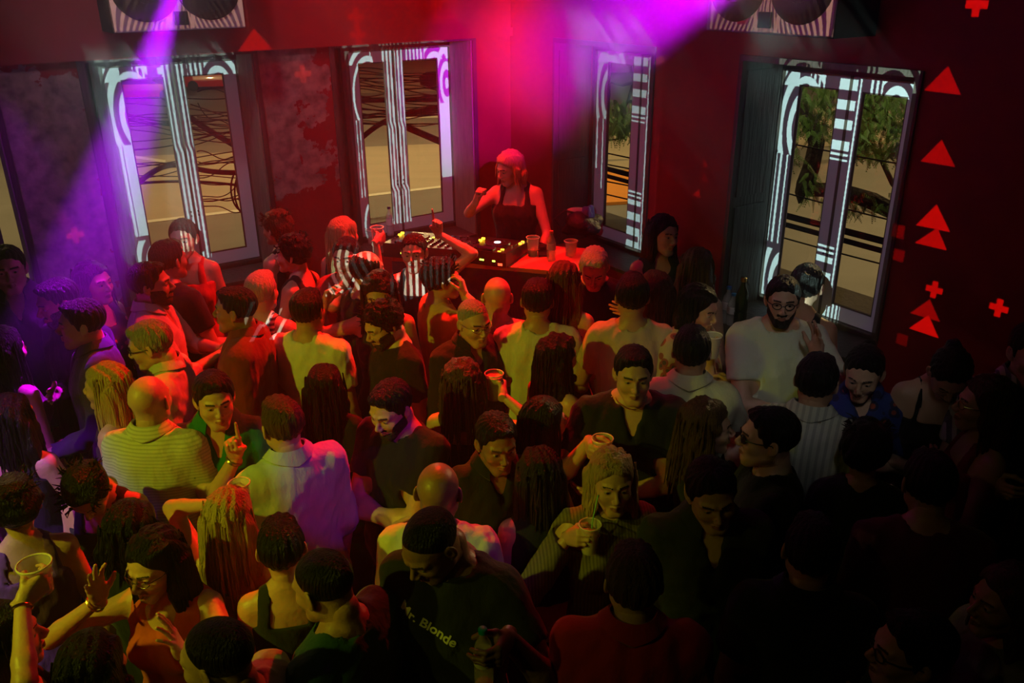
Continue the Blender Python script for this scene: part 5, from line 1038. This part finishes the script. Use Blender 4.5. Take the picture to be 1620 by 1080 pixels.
# --- centre back
person('woman with curly reddish hair blurred beside the right frame of the leftmost full window', 438, 362, -60, 'f', hair='curly', hc='auburn', skin='light', top='tank', h=1.62)
p29 = person('woman with dark curls and black tank top, striped face, hand at her neck', 462, 402, -72, 'f', hair='curly', hc='black', skin='light', top='tank', R='neck', L='cuplow', h=1.68, yaw=-15)
p30 = person('woman with long straight red-lit blond hair below the second full window', 545, 372, 30, 'f', hair='long', hc='blond', skin='light', top='tank', R='cup', h=1.66, Rp=(606, 376))
p31 = person('man drinking from a clear cup, forehead crossed by white projected stripes', 548, 408, 186, hair='short', hc='black', skin='tan', top='tee', tcol=(.25, .03, .03), R='drink', L='down', h=1.68, Rp=(552, 425))
person('balding man in dark t-shirt turned to the right under the second full window', 582, 428, 42, hair='balding', hc='black', skin='light', top='tee', tcol=BK)
p33 = person('woman in black tank top pointing one striped arm up in front of the decks', 655, 400, 184, 'f', hair='bun', hc='dark', skin='light', top='tank', L='up', R='down', h=1.70, Lp=(692, 352, .1))
person('man with bleached cropped hair and striped vest, back turned, in red light', 415, 462, 12, hair='crop', hc='bleached', skin='light', top='tank', tmat=clothmat('stripe_vest_cloth', (.35, .3, .28), stripe=(260, 2, (.05, .03, .04), .0)), h=1.68)
person('dark-haired man in dark red hooded jacket in profile to the left', 372, 490, -92, hair='crop', hc='black', skin='brown', top='jacket', tcol=(.16, .025, .03), h=1.80)
p36 = person('man with black hair in yellow-lit white t-shirt, back turned, left of centre', 488, 492, 14, hair='short', hc='black', skin='tan', top='tee', tmat=TS, wide=1.08, R='down', L='down')
person('woman with long black hair looking down, bare arm stretched out to the left', 600, 466, 178, 'f', hair='longcurly', hc='black', skin='light', top='tank', R='side', L='down', pitch=14, Rp=(512, 478, .2), h=1.75)
p38 = person('curly-haired man with glasses in yellow t-shirt pinching his nose', 700, 442, 72, hair='curly', hc='black', skin='light', top='tee', tcol=(.72, .46, .10), glasses='black', R='nose', L='down', h=1.72, Rp=(731, 447, .0))
person('bearded man with thick dark curls looking down left in black t-shirt', 606, 514, -125, hair='curly', hc='black', skin='light', beard=1, top='tee', tcol=BK, pitch=22)
person('man with thin glasses and cropped grey hair in black jacket, centre of the crowd', 750, 510, 148, hair='buzz', hc='grey', skin='light', top='jacket', tcol=BK, glasses='clear', pitch=8, R='cup')
person('bald man with red-lit scalp and pale t-shirt, back turned, before the DJ table', 787, 470, 2, hair='bald', skin='light', top='tee', tcol=(.6, .4, .38), h=1.70)
person('man with short black hair and white t-shirt, back turned, below the table cups', 850, 476, 4, hair='short', hc='black', skin='tan', top='tee', tmat=TS, R='cuplow', wide=1.05)
person('woman with long dark auburn hair at the right end of the DJ table, back turned', 893, 446, 22, 'f', hair='long', hc='auburn', skin='light', top='tank', tcol=(.15, .02, .02), h=1.76)
person('white-haired man bowing his head, palm spread across his chest', 940, 424, 188, hair='crop', hc='white', skin='light', top='tee', tcol=BK, pitch=32, L='chest', R='down', h=1.70, Lp=(992, 492, .6))
person('man with flat-topped dark hair in pinkish t-shirt, back turned, right of centre', 1000, 470, 4, hair='quiff', hc='black', skin='tan', top='tee', tcol=(.50, .38, .36), L='cup', R='cuplow', wide=1.04)
person('smiling woman with long dark hair in sleeveless black top by the narrow window, arms crossed', 1050, 372, 160, 'f', hair='long', hc='black', skin='light', top='sleeveless', R='cross', L='cross', h=1.70, tilt=-6, yaw=-8)
person('woman with streaked dark blond hair against the wall between the right windows', 1104, 424, 30, 'f', hair='shoulder', hc='brown', skin='light', top='tank', h=1.60)
person('woman with brown hair and thin straps half hidden behind the flat-topped man', 1034, 462, -30, 'f', hair='shoulder', hc='brown', skin='light', top='strap', tcol=(.12, .02, .02), h=1.62)
p49 = person('woman with black bob and floral blouse glancing down right', 1106, 488, 140, 'f', hair='bob', hc='black', skin='light', top='short_shirt', tmat=floralmat('cream_floral_cloth', (.42, .34, .26), (.06, .04, .05), (.25, .05, .05)), pitch=14, L='cup', R='cuplow', h=1.66, yaw=-8, Lp=(1140, 552))
p50 = person('bearded man with glasses in white t-shirt before the rightmost window', 1238, 476, 186, hair='short', hc='black', skin='light', beard=1, glasses='black', top='tee', tmat=TS, R='cross', L='relaxup', h=1.82, hs=.93, wide=1.04, Lp=(1294, 542), yaw=8)
person('woman with dark bun silhouetted against the rightmost window, back turned', 1276, 452, 30, 'f', hair='bun', hc='black', skin='tan', top='tank', h=1.72)
p52 = person('man with black hair in beige polo with dark collar edge, back turned', 1094, 556, 12, hair='short', hc='black', skin='tan', top='polo', tcol=(.56, .50, .42), R='cup', L='down', wide=1.05, Rt=(.2, .4, 1.25))
p53 = person('stern man facing the camera in black shirt with thin neck chain', 1002, 592, 182, hair='short', hc='black', skin='light', top='tee', tcol=BK, extra='v', R='cuplow', L='cross', wide=1.16, pitch=4, Rp=(934, 712), h=1.80)
person('woman with dark curls turned right in black top, centre right of the crowd', 884, 566, 52, 'f', hair='longcurly', hc='black', skin='light', top='tank', R='cuplow')
person('woman with very long straight black hair before the yellow-lit t-shirt, back turned', 516, 612, 2, 'f', hair='long', hc='black', skin='tan', top='tee', tcol=BK, h=1.60)
person('dark-bearded man looking down left in black t-shirt, hands together', 618, 646, -148, hair='short', hc='black', skin='light', beard=1, top='tee', tcol=BK, pitch=20, R='cross', L='cross', wide=1.06)
p57 = person('woman with brown ringlets and bare shoulders, red cup held up at her right', 732, 606, 6, 'f', hair='longcurly', hc='brown', skin='light', top='strap', R='cup', Rp=(798, 612, .1), h=1.66)
person('woman with wet-looking dark hair and bare shoulder turned right, right of the red cup', 862, 668, 62, 'f', hair='long', hc='black', skin='light', top='strap', R='cup', h=1.62)
person('woman with wavy brown hair laughing in profile to the right', 1120, 676, 98, 'f', hair='longcurly', hc='brown', skin='light', top='tank', h=1.62)
person('man in dark sunglasses facing left, arm bent across a black shirt', 1214, 692, -82, hair='short', hc='black', skin='light', glasses='dark', top='tee', tcol=BK, L='cross', R='cross')
person('man with thick black hair in white striped shirt, back turned, right side', 1292, 604, 28, hair='short', hc='black', skin='tan', top='shirt', tmat=clothmat('rib_stripe_cloth', (.52, .50, .46), stripe=(230, 0, (.36, .34, .33), .2)), wide=1.08, lean=6, R='cup')
person('woman with drawn-back dark hair in blue floral dress looking down left', 1366, 590, 196, 'f', hair='bun', hc='black', skin='light', top='short_shirt', tmat=floralmat('blue_floral_cloth', (.03, .05, .25), (.35, .06, .03), (.02, .02, .08)), pitch=18, yaw=14, h=1.66)
person('woman with glossy black hair bowing her head, black spangled top, far right', 1502, 592, 192, 'f', hair='bun', hc='black', skin='light', top='strap', pitch=42, lean=10, R='phone', L='down', h=1.70)
p65 = person('woman with brown shoulder hair in profile to the left with a bag strap, far right', 1556, 640, -78, 'f', hair='shoulder', hc='brown', skin='light', top='tank', tcol=(.25, .03, .04), L='cup', R='cup', glasses='clear')
person('person in green-lit striped shirt cut off by the right edge', 1634, 560, 190, hair='short', hc='dark', skin='light', top='short_shirt', tmat=clothmat('green_stripe_cloth', (.55, .6, .5), stripe=(200, 0, (.12, .14, .12), .0)), R='cup')
p67 = person('fair-haired woman facing the camera in ribbed olive sweater, cup with straw', 968, 762, 176, 'f', hair='long', hc='blond', skin='light', top='sweater', tmat=clothmat('rib_knit', (.20, .16, .10), stripe=(520, 0, (.12, .095, .06), .0)), R='cup', L='down', h=1.72, Rp=(905, 862, .3))
person('frowning man with receding dark quiff in dark collared shirt, tilted head', 1126, 782, 178, hair='quiff', hc='black', skin='light', top='polo', tcol=(.035, .035, .03), pitch=12, tilt=8, h=1.80, wide=1.1)
p69 = person('bald man seen from behind in pale yellow and violet t-shirt', 694, 778, 4, hair='bald', skin='brown', top='tee', tcol=(.56, .58, .40), wide=1.04, h=1.70)
p70 = person('man with shaved head looking down left in black lettered t-shirt, holding a blue-capped bottle', 682, 862, 196, hair='buzz', hc='black', skin='brown', top='tee', tcol=BK, pitch=32, yaw=26, L='cup', R='down', h=1.84, wide=1.04, Lp=(790, 1034, .6))
person('woman with long dark hair and bare lower back above black striped trousers', 852, 752, -12, 'f', hair='long', hc='dark', skin='light', top='crop', tcol=BK, lean=12, h=1.66)
p72 = person('brown-haired man in red polo, back turned, bottom centre right', 1002, 920, 4, hair='short', hc='brown', skin='light', top='polo', tcol=(.38, .018, .018), wide=1.12)
person('man with thinning crown in black shirt, back turned, beside a red-lit arm', 1282, 872, 14, hair='crop', hc='black', skin='light', top='polo', tcol=BK, wide=1.05)
person('man with black hair bending forward in dark maroon shirt, nape bare', 1468, 766, 12, hair='short', hc='black', skin='light', top='tee', tcol=(.12, .02, .025), lean=16, R='cup', wide=1.06)
person('long-haired blurred figure facing left close to the lower right corner', 1590, 952, -96, 'f', hair='long', hc='brown', skin='tan', top='tee', tcol=(.14, .14, .12), h=1.68, R='cup')
person('person with dark hair and glasses facing left at the bottom right edge', 1440, 1030, -84, hair='short', hc='black', skin='light', glasses='black', top='tee', tcol=(.02, .05, .02), h=1.70)
# --- left foreground
person('woman with tousled dark fringe bowing towards the camera in black top, left foreground', 140, 776, 176, 'f', hair='spiky', hc='black', skin='light', top='tank', pitch=46, lean=8, R='down', L='phone')
person('woman with black hair between the bowing woman and the one in glasses', 212, 838, 10, 'f', hair='bob', hc='black', skin='light', top='tee', tcol=BK, h=1.58)
p18 = person('woman with glasses and long black hair in orange-red sleeveless blouse, hand raised', 244, 892, 188, 'f', hair='long', hc='black', skin='light', top='sleeveless', tcol=(.62, .10, .035), glasses='clear', R='relaxup', L='relaxup', h=1.64, yaw=12, pitch=8, wide=1.05, Rp=(150, 925, .5), Lp=(275, 1010, .9))
p14 = person('woman with blond tied-up hair falling in waves, back turned, left of centre', 366, 818, 4, 'f', hair='long', hc='blond', skin='light', top='strap', tcol=(.5, .5, .2), L='cup', h=1.60, Lp=(352, 778, .0))
person('woman with short black hair and bare shoulder, back turned, behind the shaved man', 446, 868, -12, 'f', hair='crop', hc='black', skin='light', top='tank', h=1.62)
person('man with shaved head in dark green t-shirt bowing to the left, lower left', 512, 926, -62, hair='buzz', hc='black', skin='tan', top='tee', tcol=(.03, .09, .04), pitch=16, wide=1.08)
person('close man with cropped hair in white and violet shirt at the bottom left', 344, 1040, -78, hair='buzz', hc='dark', skin='light', top='tee', tcol=(.5, .48, .5), pitch=8, L='cup')
person('woman with sleek black hair at the bottom edge, left, back turned', 150, 1056, 6, 'f', hair='shoulder', hc='black', skin='tan', top='tank', h=1.60)
p23 = person('woman in violet strap dress cut by the left bottom corner, lifting a cup', 8, 1010, 60, 'f', hair='shoulder', hc='dark', skin='light', top='dress', tcol=(.06, .02, .08), R='cup', L='down', h=1.62, Rp=(76, 935))
person('woman with dark curls and violet-lit shoulder at the left edge', 24, 800, -28, 'f', hair='curly', hc='black', skin='light', top='dress', tcol=(.14, .05, .22))
person('woman with dark tank top straps and violet-lit bare back, left edge', 22, 662, 4, 'f', hair='shoulder', hc='black', skin='light', top='tank', R='cuplow')
person('woman with full dark hair at the left edge below the man in collared shirt', 8, 556, 20, 'f', hair='longcurly', hc='black', skin='light', top='tank', tcol=(.1, .02, .06))
# --- dark right side and gaps
person('dim figure with dark curls behind the striped shirt, hardly lit', 1368, 712, 20, 'f', hair='curly', hc='black', skin='tan', top='tee', tcol=BK, h=1.60)
person('dim man in black near the centre, between the bald man and the cropped top', 786, 700, 160, hair='short', hc='black', skin='brown', top='shirt', tcol=BK, h=1.66, pitch=10)
# --- cups and bottles in hands
give_cup(p12, 'L', 'wide clear cup of dark drink held by the man in green', r=.045, h=.11)
give_cup(p31, 'R', 'clear cup at the lips of the man with the striped forehead', fill=.2)
give_cup(p30, 'R', 'small clear cup held up by the woman with red-lit blond hair', fill=.2)
give_cup(p53, 'R', 'clear cup with amber drink held low by the stern man in black', r=.042)
give_cup(p49, 'L', 'clear cup in the hand of the woman with the floral blouse', r=.042)
give_cup(p57, 'R', 'translucent red-lit cup raised beside the woman with brown ringlets', m=M_CUP, fill=.9, r=.042, h=.13)
give_cup(p67, 'R', 'cup with a green straw held by the woman in the olive sweater', straw=True)
give_cup(p23, 'R', 'pale wide-rimmed cup lifted at the lower left edge', r=.046, h=.10, fill=.3)
give_cup(p14, 'L', 'cup raised over the head of the blond woman', fill=.3)
g_ = gripw(p70, 'L'); bottle('small bottle with bright blue cap in the hand of the man in lettered t-shirt', (g_[0], g_[1], g_[2]-.12), .20, .028, capm=mat('cyan_cap', (.0, .35, .55), .4))
# printed lettering on the black t-shirt
from mathutils.bvhtree import BVHTree
def letter(o, text, size, cx_, cz_, ang, m):
    cu = bpy.data.curves.new('txt', 'FONT'); cu.body = text; cu.size = size; cu.align_x = 'CENTER'; cu.offset = .0012; ob = bpy.data.objects.new('txt', cu); COL.objects.link(ob); dg = bpy.context.evaluated_depsgraph_get(); me = bpy.data.meshes.new_from_object(ob.evaluated_get(dg)); bpy.data.objects.remove(ob)
    shirt = [c for c in o['t'].children if c.name.startswith('t_shirt')][0]; bv = BVHTree.FromPolygons([v.co[:] for v in shirt.data.vertices], [p.vertices[:] for p in shirt.data.polygons])
    bm = bmesh.new(); bm.from_mesh(me); bmesh.ops.remove_doubles(bm, verts=bm.verts, dist=1e-5); bmesh.ops.triangulate(bm, faces=bm.faces); bmesh.ops.subdivide_edges(bm, edges=[e for e in bm.edges if e.calc_length() > size*.2], cuts=2); bmesh.ops.triangulate(bm, faces=bm.faces)
    ca, sa = math.cos(ang), math.sin(ang)
    for v in bm.verts:
        x, z = v.co.x, v.co.y; X, Z = -(cx_+x*ca-z*sa), cz_+x*sa+z*ca; hit = bv.ray_cast(Vector((X, 1.0, Z)), Vector((0, -1, 0))); v.co = (hit[0] if hit[0] else Vector((X, .15, Z)))+Vector((0, .0025, 0))
    bm.to_mesh(me); bm.free(); me.materials.append(m); l = link('lettering', me, shirt); return l
letter(p70, 'Mr. Blonde', .047, -.035, 1.40, -.42, mat('print_ink', (.62, .60, .5), .6))
# neck chain, watch, bag strap
def neckring(o, nm, m, r=.075, dz=.0): 
    h = o['h']; mb = MB(); mb.tube([Vector(P3(o['th']((r*math.cos(a)*.95, r*math.sin(a)*1.05+.008, .885*h-.045-.028*math.sin(a)+dz)))) for a in [2*math.pi*i/28 for i in range(29)]], .0022, 6, cap=False); mb.build(nm, m, o['t'], smooth=True)
M_GOLDC = mat('gold_chain', (.8, .55, .2), .25, metal=1); neckring(p53, 'neck_chain', M_GOLDC)
def wrist(o, sd, nm, m, r=.031, w=.012):
    Sj, E, Wp, M, hp, sg = o['arms'][sd]; u = (Wp-E)/np.linalg.norm(Wp-E); a = np.cross(u, (0, 0, 1.)); a /= np.linalg.norm(a); b = np.cross(a, u); c = Wp-u*.02; mb = MB(); k = o['k']; mb.tube([Vector(P3(c+(a*math.cos(t)+b*math.sin(t))*r*k)) for t in [2*math.pi*i/20 for i in range(21)]], w*.4, 6, cap=False); mb.build(nm, m, o['t'], smooth=True)
wrist(p12, 'R', 'wristwatch', mat('watch_metal', (.25, .22, .12), .3, metal=.8), .030, .02); wrist(p18, 'R', 'bracelet', M_GOLDC, .034, .01); wrist(p23, 'R', 'bracelet', M_GOLDC, .028, .008)

# haze that makes the beams show
hm = bpy.data.materials.new('haze'); hm.use_nodes = True; nt = hm.node_tree; nt.nodes.remove(nt.nodes['Principled BSDF']); vs = N(nt, 'ShaderNodeVolumeScatter'); vs.inputs['Color'].default_value = (1, 1, 1, 1); vs.inputs['Density'].default_value = .013; vs.inputs['Anisotropy'].default_value = .35
nt.links.new(vs.outputs[0], nt.nodes['Material Output'].inputs['Volume'])
n = len(pts); c_ = [sum(p[0] for p in pts)/n, sum(p[1] for p in pts)/n]; hp_ = [(xl-.1, back+.05), (xr+.1, back+.05), RP(7.0, -.1, 0)[:2], LP(-.1, -.1, 0)[:2], LP(7.4, -.1, 0)[:2]]
mb = MB(); n = len(hp_); mb._add([(*p, FZ+.02) for p in hp_]+[(*p, CEIL-.02) for p in hp_], [tuple(range(n-1, -1, -1)), tuple(range(n, 2*n))]+[(i, (i+1) % n, (i+1) % n+n, i+n) for i in range(n)])
hz = mb.build('haze', hm, label='thin stage haze filling the whole room, showing the violet beams', cat='haze', kind='stuff')

# two added ellipsoids of denser smoke with thinning edges, shaped along the beams to show them
def plume(a_, b_, f0, f1, rad, dens, label):
    sm = bpy.data.materials.new('smoke'); sm.use_nodes = True; nt = sm.node_tree; nt.nodes.remove(nt.nodes['Principled BSDF']); v_ = N(nt, 'ShaderNodeVolumeScatter'); nt.links.new(v_.outputs[0], nt.nodes['Material Output'].inputs['Volume']); v_.inputs['Color'].default_value = (1, 1, 1, 1)
    tc = N(nt, 'ShaderNodeTexCoord'); ln_ = N(nt, 'ShaderNodeVectorMath', operation='DOT_PRODUCT'); nt.links.new(tc.outputs['Object'], ln_.inputs[0]); nt.links.new(tc.outputs['Object'], ln_.inputs[1])
    f_ = mth(nt, 'MAXIMUM', mth(nt, 'SUBTRACT', 1.0, ln_.outputs['Value']), 0.0); nt.links.new(mth(nt, 'MULTIPLY', mth(nt, 'POWER', f_, 1.3), dens), v_.inputs['Density'])
    a_, b_ = Vector(P3(a_)), Vector(P3(b_)); c_ = a_+(b_-a_)*(f0+f1)/2; ln = (b_-a_).length*(f1-f0)/2; R_ = (b_-a_).to_track_quat('Z', 'Y').to_matrix().to_4x4(); mb = MB(); n1, n2 = 28, 18; vs = []; fs = []
    for j in range(n2+1):
        t_ = math.pi*j/n2
        for i in range(n1): vs.append((math.sin(t_)*math.cos(2*math.pi*i/n1), math.sin(t_)*math.sin(2*math.pi*i/n1), math.cos(t_)))
    for j in range(n2):
        for i in range(n1): fs.append((j*n1+i, j*n1+(i+1) % n1, (j+1)*n1+(i+1) % n1, (j+1)*n1+i))
    mb._add(vs, fs); mb.build('added_beam_smoke', sm, smooth=True, label=label, cat='smoke', kind='stuff', matrix=Matrix.Translation(c_) @ R_ @ Matrix.Diagonal((rad, rad, ln, 1)))
plume(B1A, B1B, -.12, 1.05, .75, .28, 'added smoke shaped to the violet beam falling on the left of the crowd')
plume(B2A, B2B, -.16, 1.0, .58, .32, 'added smoke shaped to the magenta beam slanting down to the DJ corner')
